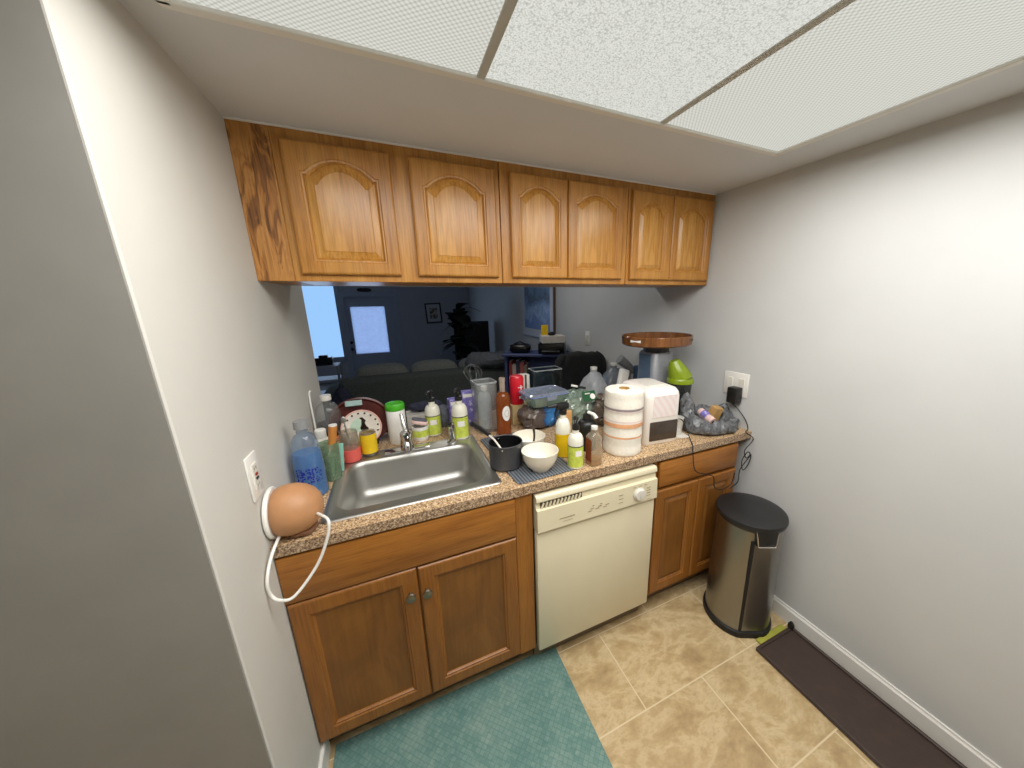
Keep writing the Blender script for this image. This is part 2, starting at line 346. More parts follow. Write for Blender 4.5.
# ------------------------------------------------------------------ mesh builder
class MB:
    def __init__(s): s.bm = bmesh.new(); s.mi = 0
    def _tag(s, faces):
        for f in faces: f.material_index = s.mi
    def box(s, x0, x1, y0, y1, z0, z1, bevel=0, seg=2, rot=None, piv=None):
        vs = [s.bm.verts.new((x, y, z)) for x in (x0, x1) for y in (y0, y1) for z in (z0, z1)]
        q = [(0, 1, 3, 2), (4, 6, 7, 5), (0, 4, 5, 1), (2, 3, 7, 6), (0, 2, 6, 4), (1, 5, 7, 3)]
        fs = [s.bm.faces.new([vs[i] for i in f]) for f in q]; s._tag(fs)
        allv = set(vs)
        if bevel:
            es = list({e for f in fs for e in f.edges})
            r = bmesh.ops.bevel(s.bm, geom=es, offset=bevel, segments=seg, affect='EDGES', profile=.5)
            s._tag(r['faces']); allv = set(v for f in r['faces'] for v in f.verts) | {v for v in vs if v.is_valid}
        if rot is not None:
            p = Vector(piv or ((x0+x1)/2, (y0+y1)/2, (z0+z1)/2))
            for v in allv: v.co = p + rot @ (v.co-p)
        return s
    def rings(s, rings, cap0=False, cap1=False, closed=True):
        rv = [[s.bm.verts.new(p) for p in r] for r in rings]
        n = len(rv[0]); fs = []
        for a, b in zip(rv, rv[1:]):
            for i in range(n if closed else n-1):
                j = (i+1) % n
                fs.append(s.bm.faces.new((a[i], a[j], b[j], b[i])))
        if cap0: fs.append(s.bm.faces.new(list(reversed(rv[0]))))
        if cap1: fs.append(s.bm.faces.new(rv[-1]))
        s._tag(fs); return s
    def lathe(s, prof, seg=28, c=(0, 0, 0), mat=None, sx=1, sy=1, cap=True, a0=0, a1=2*PI):
        c = Vector(c); full = abs(a1-a0-2*PI) < 1e-6
        n = seg if full else seg+1
        rg = []
        for r, z in prof:
            rr = max(r, 1e-4)
            ring = []
            for k in range(n):
                a = a0+(a1-a0)*k/seg
                p = Vector((rr*math.cos(a)*sx, rr*math.sin(a)*sy, z))
                if mat is not None: p = mat @ p
                ring.append(c+p)
            rg.append(ring)
        s.rings(rg, cap and full, cap and full, full); return s
    def tube(s, pts, r=.004, seg=8, smooth=0, cap=True):
        pts = [Vector(p) for p in pts]
        if smooth:
            P = [pts[0]]+pts+[pts[-1]]; q = []
            for i in range(1, len(P)-2):
                p0, p1, p2, p3 = P[i-1:i+3]
                for k in range(smooth):
                    u = k/smooth
                    q.append(.5*((2*p1)+(p2-p0)*u+(2*p0-5*p1+4*p2-p3)*u*u+(3*p1-p0-3*p2+p3)*u**3))
            q.append(pts[-1]); pts = q
        n = len(pts); rs = r if isinstance(r, (list, tuple)) else None
        up = None; rg = []
        for i, p in enumerate(pts):
            d = (pts[min(i+1, n-1)]-pts[max(i-1, 0)])
            if d.length < 1e-9: d = Vector((0, 0, 1))
            d.normalize()
            if up is None:
                up = d.orthogonal().normalized()
            up = (up-d*up.dot(d))
            if up.length < 1e-6: up = d.orthogonal()
            up.normalize(); sd = d.cross(up)
            rr = r if rs is None else rs[0]+(rs[-1]-rs[0])*i/max(1, n-1) if len(rs) == 2 else rs[min(i, len(rs)-1)]
            rg.append([p+(up*math.cos(2*PI*k/seg)+sd*math.sin(2*PI*k/seg))*rr for k in range(seg)])
        s.rings(rg, cap, cap); return s
    def supere(s, c, sx, sy, sz, e1=.5, e2=.5, nu=20, nv=14, rot=None, fn=None):
        c = Vector(c); pw = lambda v, e: math.copysign(abs(v)**e, v)
        rg = []
        for j in range(nv+1):
            v = -PI/2+PI*j/nv; v = max(-PI/2+.02, min(PI/2-.02, v))
            ring = []
            for i in range(nu):
                u = 2*PI*i/nu
                p = Vector((sx*pw(math.cos(v), e1)*pw(math.cos(u), e2), sy*pw(math.cos(v), e1)*pw(math.sin(u), e2), sz*pw(math.sin(v), e1)))
                if fn: p = fn(p)
                if rot is not None: p = rot @ p
                ring.append(c+p)
            rg.append(ring)
        s.rings(rg, True, True); return s
    def prism(s, poly, z0, z1, mat=None):
        mat = mat or Matrix.Identity(4)
        s.rings([[mat @ Vector((x, y, z0)) for x, y in poly], [mat @ Vector((x, y, z1)) for x, y in poly]], True, True); return s
    def build(s, name, mat, parent=None, smooth=True, loc=None, rotz=0, ang=35):
        bmesh.ops.remove_doubles(s.bm, verts=s.bm.verts, dist=1e-5)
        bmesh.ops.recalc_face_normals(s.bm, faces=s.bm.faces)
        me = bpy.data.meshes.new(name); s.bm.to_mesh(me); s.bm.free()
        for m in (mat if isinstance(mat, (list, tuple)) else [mat]): me.materials.append(M[m] if isinstance(m, str) else m)
        if smooth:
            me.shade_smooth(); me.set_sharp_from_angle(angle=math.radians(ang))
        o = bpy.data.objects.new(name, me); COL.objects.link(o)
        if parent is not None: o.parent = parent
        if loc is not None: o.location = loc
        if rotz: o.rotation_euler = (0, 0, rotz)
        return o

def tag(o, label, cat, group=None, kind=None):
    if label: o['label'] = label
    if cat: o['category'] = cat
    if group: o['group'] = group
    if kind: o['kind'] = kind
    return o
def thing(name, label, cat, loc=(0, 0, 0), group=None, rotz=0):
    o = bpy.data.objects.new(name, None); COL.objects.link(o)
    o.location = loc; o.rotation_euler = (0, 0, rotz); o.empty_display_size = .05
    return tag(o, label, cat, group)
def copy_tree(o, parent=None):
    c = o.copy(); COL.objects.link(c)
    if parent is not None: c.parent = parent
    for ch in list(o.children): copy_tree(ch, c)
    return c
def struct(mb, name, mat, smooth=False):
    o = mb.build(name, mat, None, smooth); o['kind'] = 'structure'; return o
def crumple_fn(seed, amp, freq):
    off = Vector((seed*3.1, seed*1.7, seed*.9))
    def f(p):
        n = noise.noise_vector(p*freq+off)*amp + noise.noise_vector(p*freq*2.7+off)*amp*.5 + noise.noise_vector(p*freq*6.5+off)*amp*.28
        return p+n
    return f
RX = lambda a: Matrix.Rotation(a, 3, 'X')
RY = lambda a: Matrix.Rotation(a, 3, 'Y')
RZ = lambda a: Matrix.Rotation(a, 3, 'Z')

# ------------------------------------------------------------------ room shell
L = 2.055; CZ = 2.138; YU = .378; ZU0 = 1.670
FL2 = -.001         # living room floor level
struct(MB().box(-2.0, L+.1, -2.6, .74, -.08, 0), 'floor', 'tile')
struct(MB().box(-2.6, L+.1, .74, 7.1, FL2-.08, FL2), 'floor_living', 'carpet')
struct(MB().box(L, L+.1, -2.6, 7.1, FL2-.08, 2.6), 'wall_right', 'wall')
struct(MB().box(-.115, 0, -.262, 1.01, FL2-.05, 2.46, .003, 1), 'wall_left', 'wall_warm')
struct(MB().box(-2.0, -.1155, -.262, -.15, -.05, 2.46), 'wall_hall_side', 'wall_warm')
struct(MB().box(-2.0, -.003, -.268, -.2625, -.05, 2.30), 'wall_front', 'hall_grey')  # thin slab covering the wall front in a darker grey
struct(MB().box(-2.0, L+.1, -2.7, -2.6, -.08, 2.3), 'wall_behind', 'wall_warm')
struct(MB().box(-2.1, -2.0, -2.7, -.15, -.08, 2.3), 'wall_hall', 'wall_warm')
struct(MB().box(0, L, .655, .74, FL2-.05, .876), 'wall_counter', 'wall')
struct(MB().box(0, L, .705, .80, 1.672, 2.46), 'wall_header', 'wall')
struct(MB().box(-2.1, L+.1, -2.7, .72, CZ, CZ+.1), 'ceiling', 'ceiling')
struct(MB().box(-2.7, L+.1, .70, 7.2, 2.46, 2.56), 'ceiling_living', 'ceiling')
struct(MB().box(-2.7, -2.6, .9, 7.2, FL2-.08, 2.56), 'wall_living_left', 'wall_living')
struct(MB().box(-2.7, -.115, .90, 1.01, FL2-.08, 2.56), 'wall_living_near', 'wall_living')
# far wall with window and door openings
WX0, WX1, WZ0, WZ1 = -1.62, -.575, .50, 2.02
DX0, DX1, DZ1 = -.47, .47, 1.725
mb = MB()
for x0, x1, z0, z1 in [(-2.7, WX0, FL2, 2.5), (WX0, WX1, FL2, WZ0), (WX0, WX1, WZ1, 2.5), (WX1, DX0, FL2, 2.5), (DX0, DX1, DZ1, 2.5), (DX1, L+.1, FL2, 2.5)]:
    mb.box(x0, x1, 7.0, 7.12, z0, z1)
struct(mb, 'wall_far', 'wall_living')
# window
mb = MB()
for x0, x1, z0, z1 in [(WX0-.06, WX0+.03, WZ0-.06, WZ1+.06), (WX1-.03, WX1+.05, WZ0-.06, WZ1+.06), (WX0, WX1, WZ0-.08, WZ0+.02), (WX0, WX1, WZ1-.03, WZ1+.06)]:
    mb.box(x0, x1, 6.975, 7.03, z0, z1, .004, 1)
wf = struct(mb, 'window_1', 'door_paint')
MB().box(WX0+.03, WX1-.03, 7.01, 7.016, WZ0+.02, WZ1-.03).build('window_pane', 'glass', wf, False)
# door with glazed upper half
GX0, GX1, GZ0, GZ1 = -.375, .265, .555, 1.525
mb = MB()
for x0, x1, z0, z1 in [(DX0-.02, GX0, FL2, DZ1+.02), (GX1, DX1+.02, FL2, DZ1+.02), (GX0, GX1, FL2, GZ0), (GX0, GX1, GZ1, DZ1+.02)]:
    mb.box(x0, x1, 7.02, 7.07, z0, z1)
dr = struct(mb, 'door_1', 'door_paint')
MB().box(GX0, GX1, 7.05, 7.055, GZ0, GZ1).build('door_glass', 'glass', dr, False)
MB().box(GX0, GX1, 7.035, 7.039, GZ0, GZ1).build('door_shade', 'shade', dr, False)
MB().lathe([(0, 0), (.03, .0), (.034, .02), (.02, .05), (0, .055)], 16, (-.435, 7.02, .66), RX(PI/2).to_3x3()).build('door_knob', 'black_l', dr)
MB().lathe([(0, 0), (.028, .0), (.028, .02), (0, .022)], 16, (-.435, 7.02, .80), RX(PI/2)).build('deadbolt', 'black_l', dr)
mb = MB()
for x0, x1, z0, z1 in [(DX0-.08, DX0+.01, FL2, DZ1+.08), (DX1-.01, DX1+.08, FL2, DZ1+.08), (DX0, DX1, DZ1-.005, DZ1+.08)]:
    mb.box(x0, x1, 6.98, 7.03, z0, z1, .004, 1)
struct(mb, 'trim_1', 'door_paint')
# baseboards and caulk
mb = MB(); mb.prism([(0, 0), (.012, 0), (.012, .075), (.007, .082), (.006, .09), (0, .09)], -2.6, -.0)
bb = mb
for v in bb.bm.verts: v.co = Vector((L-v.co.x, v.co.z, v.co.y))
struct(bb, 'baseboard_right', 'trim')
struct(MB().box(0, .012, -.262, .06, 0, .09, .003, 1), 'baseboard_left', 'trim')
struct(MB().box(0, L, YU-.006, YU-.001, CZ-.005, CZ), 'trim_2', 'trim')

# ------------------------------------------------------------------ ceiling light
fx = thing('ceiling_light', 'recessed fluorescent light box in the ceiling with three clear diffuser panels', 'ceiling light', (0, 0, CZ))
XL = [.081, .659, 1.237, 1.808]; Y0, Y1 = -.102, -1.32
mb = MB()
for a in ((XL[0]-.014, XL[3]+.014, Y0-.010, Y0+.012), (XL[0]-.014, XL[3]+.014, Y1-.012, Y1+.01), (XL[0]-.014, XL[0]+.008, Y1, Y0), (XL[3]-.008, XL[3]+.014, Y1, Y0)):
    mb.box(a[0], a[1], a[2], a[3], -.012, .0, .002, 1)
mb.build('frame', 'panel_frame', fx, False)
for i in range(3):
    MB().box(XL[i]+.006, XL[i+1]-.006, Y1, Y0, -.004, -.001).build('diffuser', ['panel_grid', 'panel_pebble', 'panel_grid'][i], fx, False)
for i in (1, 2):
    MB().box(XL[i]-.0105, XL[i]+.0105, Y1, Y0, -.008, -.001, .001, 1).build('divider_bar', 'panel_bar', fx, False)

# ------------------------------------------------------------------ cabinets
def door_rings(w, h, ms, mbm, mt, rise, inset, y, n=22):
    x0, x1, z0, zs = ms+inset, w-ms-inset, mbm+inset, h-mt-inset
    pts = [(x0, y, z0), (x1, y, z0)]
    for k in range(n):
        u = 1-k/(n-1)
        if rise:
            a = min(1, max(0, (u-.06)/.88)); f = math.sin(PI*a)**.72 if 0 < a < 1 else 0
        else: f = 0
        pts.append((x0+(x1-x0)*u, y, zs+rise*f))
    return pts
def outer_ring(w, h, ins, y, n=22):
    pts = [(ins, y, ins), (w-ins, y, ins)]
    for k in range(n):
        u = 1-k/(n-1); pts.append((ins+(w-2*ins)*u, y, h-ins))
    return pts
def cab_door(parent, loc, w, h, ms, mbm, mt, rise, style, mats, th=.019):
    mb = MB(); R = lambda i, y: door_rings(w, h, ms, mbm, mt, rise, i, y)
    mb.rings([outer_ring(w, h, 0, 0), outer_ring(w, h, 0, -th+.006), outer_ring(w, h, .003, -th+.002), outer_ring(w, h, .007, -th), R(-.006, -th), R(-.003, -th+.0035), R(.002, -th+.004), R(.005, -th+.009), R(.009, -th+.012)], True, False)
    d = mb.build('door', mats[0], parent, True, loc, ang=25)
    mb = MB(); bw = .020 if w > .3 else .013
    if style == 'raised':
        mb.rings([R(.004, -th+.0125), R(.008, -th+.010), R(.010, -th+.0085), R(.010+bw, -th+.0035), R(.012+bw, -th+.002)], False, True)
    else:
        mb.rings([R(.004, -th+.0115), R(.02, -th+.011)], False, True)
    mb.build('panel', mats[1], d, True, ang=18)
    return d
def knob(parent, loc):
    MB().lathe([(0, 0), (.007, 0), (.006, .012), (.013, .016), (.017, .020), (.0155, .025), (.008, .028), (0, .0285)], 20, (0, 0, 0), RX(PI/2)).build('knob', 'nickel', parent, True, loc)

up = [(0, .843, 'oak wall cabinet with two arched doors and bold grained filler by left wall', [(.128, .445), (.505, .825)]),
      (.846, 1.482, 'middle oak wall cabinet with a close pair of arched doors', [(.885, 1.150), (1.153, 1.452)]),
      (1.485, 2.050, 'oak wall cabinet with two narrow arched doors against the right wall', [(1.500, 1.752), (1.755, 2.035)])]
for x0, x1, lab, doors in up:
    t = thing('wall_cabinet', lab, 'wall cabinet', (x0, YU, ZU0), 'oak cabinets above the pass-through')
    mb = MB(); xs = .105 if x0 == 0 else 0
    mb.box(xs, x1-x0, 0, .32, .0, CZ-ZU0-.002, .0015, 1)
    mb.build('body', 'oak', t, False)
    if x0 == 0:
        MB().box(0, .1045, -.001, .32, 0, CZ-ZU0-.002, .0015, 1).build('filler_panel', 'oak_bold', t, False)
    for a, b in doors:
        cab_door(t, (a-x0, -.0005, 1.693-ZU0), b-a, 2.101-1.693, .048 if b-a > .3 else .041, .046, .094 if b-a > .3 else .088, .046 if b-a > .3 else .042, 'raised', ('oak', 'oak_panel'))

# sink base cabinet
t = thing('sink_cabinet', 'stained wood sink base cabinet with two knobbed doors under the steel sink', 'base cabinet', (0, .02, 0))
MB().box(0, .795, 0, .60, .105, .72).box(0, .795, 0, .03, .72, .876).box(0, .02, 0, .6, .72, .876).box(.775, .795, 0, .6, .72, .876).build('body', 'base_wood', t, False)
MB().box(.742, .812, -.012, 0, .108, .876, .001, 1).build('stile', 'base_stile', t, False)
MB().box(.002, .740, -.019, -.001, .708, .868, .003, 2).build('false_drawer_front', 'base_wood_h', t)
d = cab_door(t, (.003, -.001, .118), .370, .583, .055, .055, .055, 0, 'flat', ('base_wood', 'base_panel')); knob(d, (.343, -.019, .487))
d = cab_door(t, (.378, -.001, .118), .362, .580, .055, .055, .055, 0, 'flat', ('base_wood', 'base_panel')); knob(d, (.022, -.019, .483))
MB().box(0, .812, .065, .08, 0, .105).build('toe_kick', 'toe', t, False)
# right base cabinet
t = thing('base_cabinet', 'stained wood base cabinet with one drawer and two raised doors behind the bin', 'base cabinet', (1.425, .02, 0))
MB().box(0, .56, 0, .60, .105, .876).build('body', 'base_wood', t, False)
MB().box(.022, .545, -.019, -.001, .735, .862, .006, 2).build('drawer', 'base_wood_h', t)
cab_door(t, (.010, -.001, .135), .268, .583, .052, .052, .052, 0, 'raised', ('base_wood', 'base_panel'))
cab_door(t, (.282, -.001, .135), .268, .583, .052, .052, .052, 0, 'raised', ('base_wood', 'base_panel'))
MB().box(0, .56, .065, .08, 0, .105).build('toe_kick', 'toe', t, False)

# countertop with sink cut-out
mb = MB(); hx0, hx1, hy0, hy1 = .135, .690, .085, .565
for a in ((0, L, 0, hy0), (0, L, hy1, .955), (0, hx0, hy0, hy1), (hx1, L, hy0, hy1)):
    mb.box(a[0], a[1], a[2], a[3], .878, Z)
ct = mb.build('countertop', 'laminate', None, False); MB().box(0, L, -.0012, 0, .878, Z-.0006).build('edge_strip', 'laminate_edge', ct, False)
tag(ct, 'brown speckled laminate countertop running the width of the kitchen', 'countertop')

# ------------------------------------------------------------------ sink
def rrect(x0, x1, y0, y1, r, z, n=6):
    pts = []
    for cx, cy, a in ((x1-r, y0+r, -PI/2), (x1-r, y1-r, 0), (x0+r, y1-r, PI/2), (x0+r, y0+r, PI)):
        for k in range(n+1):
            b = a+PI/2*k/n; pts.append((cx+r*math.cos(b), cy+r*math.sin(b), z))
    return pts
t = thing('kitchen_sink', 'single bowl stainless steel drop-in sink', 'sink', (0, 0, Z))
sx0, sx1, sy0, sy1 = .112, .712, .058, .592
bx0, bx1, by0, by1 = .152, .672, .115, .500
MB().rings([rrect(sx0, sx1, sy0, sy1, .02, .0005), rrect(sx0+.002, sx1-.002, sy0+.002, sy1-.002, .02, .004), rrect(sx0+.012, sx1-.012, sy0+.012, sy1-.012, .02, .006),
            rrect(sx0+.018, sx1-.018, sy0+.018, sy1-.018, .02, .0025),
            rrect(bx0-.008, bx1+.008, by0-.008, by1+.008, .065, .003), rrect(bx0, bx1, by0, by1, .06, -.002),
            rrect(bx0+.006, bx1-.006, by0+.006, by1-.006, .06, -.02), rrect(bx0+.016, bx1-.016, by0+.016, by1-.016, .06, -.12),
            rrect(bx0+.028, bx1-.028, by0+.028, by1-.028, .055, -.148), rrect(bx0+.05, bx1-.05, by0+.05, by1-.05, .05, -.160),
            rrect(.36, .46, .26, .36, .045, -.166)], False, True).build('basin', 'steel', t, ang=50)
MB().lathe([(.044, 0), (.044, .003), (.036, .004), (.03, -.004), (.0, -.006)], 28, (.41, .31, -.164)).build('drain', 'chrome', t)

t = thing('faucet', 'chrome single lever faucet behind the sink bowl', 'faucet', (.392, .545, Z+.003))
MB().box(-.10, .10, -.024, .024, 0, .008, .004, 2).build('base_plate', 'chrome', t)
MB().lathe([(.030, .006), (.030, .03), (.026, .06), (.027, .085), (.016, .098), (0, .102)], 24).build('body', 'chrome', t)
MB().tube([(0, -.01, .05), (0, -.05, .085), (0, -.11, .10), (0, -.15, .090), (0, -.164, .060)], .017, 16, 5).build('spout', 'chrome', t)
MB().tube([(0, .0, .095), (-.006, .02, .125), (-.012, .045, .165)], (.012, .008), 10, 3).build('lever', 'chrome', t)
t = thing('side_sprayer', 'small chrome sprayer with black tip on the sink deck', 'sprayer', (.602, .553, Z+.003))
MB().lathe([(.026, 0), (.026, .008), (.018, .016), (.015, .05), (.018, .085), (.013, .098), (0, .100)], 18).build('body', 'chrome', t)
MB().tube([(0, .0, .08), (-.014, -.012, .096), (-.032, -.020, .098)], (.012, .014), 10, 2).build('spray_tip', 'black_p', t)

# ------------------------------------------------------------------ dishwasher
t = thing('dishwasher', 'cream built-in dishwasher with dial, between the wood cabinets', 'dishwasher', (.820, -.002, 0))
W = .591
MB().box(.004, W-.004, .022, .60, .10, .868).build('body', 'cream_dark', t, False)
MB().box(0, W, -.012, .022, .107, .702, .006, 2).build('door', 'cream', t)
mb = MB()   # control panel: slanted face, recessed pull groove
pr = [(.022, .706), (-.018, .706), (-.024, .712), (-.021, .806), (-.008, .809), (-.004, .834), (-.010, .836), (-.015, .840), (-.015, .850), (-.012, .858), (-.005, .863), (.022, .863)]
mb.rings([[(x, y, z) for y, z in pr] for x in (0, .004, W-.004, W)], True, True)
pan = mb.build('control_panel', 'cream', t, True, ang=30)
mb = MB()
for k in range(11):
    x = .024+k*.0163; mb.box(x, x+.006, -.0150, -.0055, .809, .833, 0, 1, RY(.35))
mb.build('vent_slats', 'cream', pan, False)['kind'] = 'thing'
MB().box(.018, .204, -.0085, -.0042, .8095, .8335).build('vent_back', 'dark_brown', pan, False)
MB().lathe([(.031, 0), (.031, .003), (.026, .006), (.0255, .012), (.0235, .014), (0, .014)], 30, (.488, -.0235, .757), RX(PI/2)).box(.485, .491, -.043, -.036, .736, .778, .002, 1).build('dial', 'offwhite', pan)
def dash(name, x, z, w, h=.0022): MB().box(x, x+w, -.0243, -.0225, z, z+h).build(name, 'mark_grey', pan, False)
dash('printed_name', .094, .747, .070, .0035); dash('printed_line', .108, .733, .045, .0016)
for k, (x, z) in enumerate([(.226, .742), (.236, .752), (.262, .746), (.274, .754), (.300, .744), (.312, .752), (.246, .764), (.284, .763)]): dash('printed_symbol', x, z, .018 if k < 6 else .01, .0028)
for k in range(3): dash('printed_line', .38, .775-.018*k, .022, .0016)
for k in range(4): dash('printed_line', .530, .776-.013*k, .022, .0016)
for k in range(3): dash('printed_line', .455+.03*k, .794, .016, .0016)
dash('printed_line', .53, .718, .03, .0016)
MB().box(0, W, .05, .07, .0, .105).build('toe_kick', 'toe', t, False)

# ------------------------------------------------------------------ floor things
mb = MB(); mb.box(.028, .925, -.95, .058, .0, .010, .004, 2)
o = mb.build('floor_mat', 'teal'); tag(o, 'worn teal floor mat with a small diamond pattern in front of the sink cabinet', 'mat')

t = thing('trash_can', 'brushed steel trash can with black lid beside the right wall', 'trash can', (1.864, -.176, 0), rotz=-.46)
def dring(r, z, flat=.93, n=48):
    pts = []
    for k in range(n):
        a = 2*PI*k/n; x, y = r*math.cos(a), r*math.sin(a)
        pts.append((x, max(y, -flat*r), z))
    return pts
MB().rings([dring(.154, .0), dring(.157, .014), dring(.155, .03), dring(.149, .036)], True, True).build('base_ring', 'black_rub', t)
MB().rings([dring(.147, .035), dring(.144, .30), dring(.140, .580)], True, True).build('body', 'bin_steel', t)
MB().rings([dring(.138, .575, 1), dring(.148, .586, 1), dring(.152, .600, 1), dring(.149, .612, 1), dring(.12, .622, 1), dring(.05, .625, 1)], True, True).build('lid', 'lid_blk', t)
MB().box(-.044, .044, -.150, -.122, .520, .600, .008, 2).build('hinge', 'black_p', t)
MB().box(-.058, -.044, -.1375, -.1285, .036, .535).build('seam', 'black_rub', t, False)
MB().tube([(-.046, -.144, .588), (-.038, -.153, .522), (.038, -.153, .522), (.046, -.144, .588)], .003, 8).build('hinge_wire', 'chrome', t)

t = thing('boot_tray', 'dark brown flat tray with lime back edge on the tile by the right wall', 'tray', (1.768, -.352, 0))
mb = MB(); mb.box(0, .262, -.80, 0, 0, .012, .004, 1)
mb.box(0, .014, -.80, 0, .010, .022, .004, 1).box(.248, .262, -.80, 0, .010, .022, .004, 1).box(.014, .248, -.014, 0, .010, .02, .003, 1)
mb.build('base', 'dark_brown', t)
MB().box(.045, .235, .001, .030, .0, .012, .003, 1).build('edge_strip', 'lime', t)
MB().lathe([(0, 0), (.014, 0), (.014, .016), (.006, .03), (0, .031)], 14, (.250, -.006, .020)).build('corner_clip', 'black_p', t)

# ------------------------------------------------------------------ wall plates
t = thing('wall_outlet', 'white outlet plate with red and black buttons on the left wall', 'outlet', (0, .003, 1.142))
MB().box(0, .006, -.037, .037, -.062, .062, .003, 2).build('plate', 'white_p', t)
MB().box(.004, .009, -.017, .017, -.036, .036, .0015, 1).build('socket_face', 'offwhite', t)
MB().box(.008, .0115, -.007, .007, .002, .009, .001, 1).build('test_button', 'red_btn', t)
MB().box(.008, .0115, -.007, .007, -.010, -.003, .001, 1).build('reset_button', 'black_p', t)
for z in (.022, -.026):
    for y in (-.006, .006): MB().box(.0085, .0095, y-.001, y+.001, z-.004, z+.004).build('slot', 'dark_line', t, False)

t = thing('double_outlet', 'white double gang outlet plate on the right wall above the carrier bag', 'outlet', (L, .122, 1.146))
MB().box(-.006, 0, -.072, .072, -.063, .063, .003, 2).build('plate', 'white_p', t)
for y in (.034, -.034):
    MB().box(-.009, -.004, y-.017, y+.017, -.034, .034, .0015, 1).build('socket_face', 'offwhite', t)
t = thing('power_adapter', 'black plug-in adapter with cord in the right wall outlet', 'adapter', (L-.009, .100, 1.096))
MB().box(-.050, 0, -.029, .029, -.046, .040, .006, 2).build('body', 'black_p', t)
pts = [(2.012, .100, 1.046), (2.040, .075, 1.01), (2.046, .035, .965), (2.040, .012, .925), (1.990, -.012, .925), (2.035, -.028, .885), (1.975, -.03, .835), (1.99, -.035, .79), (2.03, -.03, .80), (2.035, -.02, .74), (1.975, -.035, .725), (1.965, -.03, .78), (2.00, -.03, .82), (2.03, -.025, .79), (1.96, -.03, .73), (1.955, -.03, .66), (1.90, -.03, .635)]
MB().tube([Vector(p)-Vector(t.location) for p in pts], .0025, 7, 4).build('cord', 'black_rub', t)
t = thing('light_switch', 'white switch plate on the right wall of the living room', 'switch', (L, 1.68, 1.248))
MB().box(-.006, 0, -.045, .045, -.066, .066, .003, 2).build('plate', 'white_p', t)
MB().box(-.011, -.005, -.016, .016, -.032, .032, .002, 1).build('rocker', 'offwhite', t)

# ------------------------------------------------------------------ dome on the counter with white cord
t = thing('tan_dome', 'round tan dome with white rim and cord leaning on the left wall', 'dome', (.012, .055, Z))
MB().lathe([(0, .0), (.060, .0), (.068, .006), (.0745, .022), (.0765, .042), (.074, .062), (.067, .082), (.054, .100), (.036, .114), (.016, .121), (0, .1225)], 40, (.0, 0, .080), RY(PI/2)).build('shell', 'tan_dome', t, ang=60)
MB().lathe([(.064, -.004), (.0755, -.002), (.0765, .002), (.072, .008), (.066, .008)], 40, (-.006, 0, .081), RY(PI/2)).build('rim', 'white_p', t)
mb = MB(); mb.supere((.060, -.004, .012), .040, .044, .012, .8, 1, 24, 10, None, crumple_fn(3, .006, 60)); mb.build('foot', 'tan_dark', t)
pts = [(.020, -.02, .040), (.002, -.087, .003), (-.004, -.139, -.042), (-.002, -.142, -.088), (.018, -.150, -.106), (.048, -.140, -.112), (.104, -.115, -.054), (.137, -.105, .014), (.148, -.100, .058), (.142, -.085, .072), (.112, -.04, .068)]
MB().tube(pts, .0042, 10, 5).build('cord', 'white_p', t)

# ------------------------------------------------------------------ counter clutter: left of the faucet
def bottle_prof(r, h, rn, hs, hn, rb=.006):
    # r body, h total, rn neck, hs shoulder start, hn neck start
    p = [(0, 0), (r-rb, 0), (r, rb), (r, hs)]
    for k in range(1, 6):
        u = k/5; p.append((rn+(r-rn)*math.cos(u*PI/2)**.9 if u < 1 else rn, hs+(hn-hs)*math.sin(u*PI/2)))
    p += [(rn, h)]
    return p

t = thing('water_bottle', 'large clear bottle of blue liquid with a dotted label beside the left wall', 'bottle', (.059, .290, Z))
MB().lathe(bottle_prof(.048, .258, .018, .120, .236), 32).build('body', 'pet_blue', t)
MB().lathe([(0, .002), (.0455, .003), (.046, .12), (.0435, .152), (.040, .168), (0, .169)], 32).build('liquid', 'liquid_blue', t)
MB().lathe([(.0485, .060), (.0486, .120)], 20, a0=-PI*.72, a1=-PI*.18, cap=False).build('label', 'dot_lbl', t)
MB().lathe([(.0, .284), (.022, .284), (.0225, .256), (.019, .254)], 24).build('cap', 'grey_tool', t)

t = thing('tumbler', 'greenish clear tumbler behind the blue bottle', 'tumbler', (.110, .385, Z))
MB().lathe([(0, .004), (.028, .0), (.030, .002), (.036, .155), (.0345, .155), (.029, .006), (0, .006)], 28).build('glass', 'glass_green', t)
t = thing('dish_brush', 'orange wooden handled brush standing in the greenish tumbler', 'brush', (.110, .385, Z+.01))
MB().tube([(-.004, .004, 0.0), (.012, .010, .12)], .007, 12).build('shank', 'mint', t)
MB().tube([(.008, .008, .105), (.024, .012, .205)], (.013, .0155), 14).build('handle', 'orange_wood', t)
MB().lathe([(0, .0), (.0145, .0), (.0145, .006), (0, .007)], 14, (.0243, .012, .205)).build('end_cap', 'white_p', t)
t = thing('scraper', 'mint green scraper beside the greenish tumbler', 'scraper', (.142, .43, Z+.006))
MB().prism([(-.022, 0), (.0, 0), (.012, .12), (-.018, .125)], -.002, .002, Matrix.Rotation(PI/2, 4, 'X')).build('blade', 'mint', t, False)
t = thing('white_bottle', 'small white capped bottle behind the blue bottle', 'bottle', (.075, .47, Z))
MB().lathe(bottle_prof(.03, .165, .016, .12, .15), 24).build('body', 'offwhite', t)
MB().lathe([(.019, .150), (.020, .152), (.020, .183), (.017, .186), (0, .186)], 24).build('cap', 'white_p', t)
t = thing('sauce_bottle', 'dark sauce bottle with an orange striped label', 'bottle', (.100, .555, Z))
MB().lathe(bottle_prof(.026, .165, .011, .125, .15), 24).build('body', 'sauce', t)
MB().lathe([(.0265, .06), (.0265, .125)], 24, cap=False).build('label', 'orange_lbl', t)
t = thing('clear_jug', 'clear jug of dark liquid with white cap at the left wall end', 'jug', (.066, .735, Z))
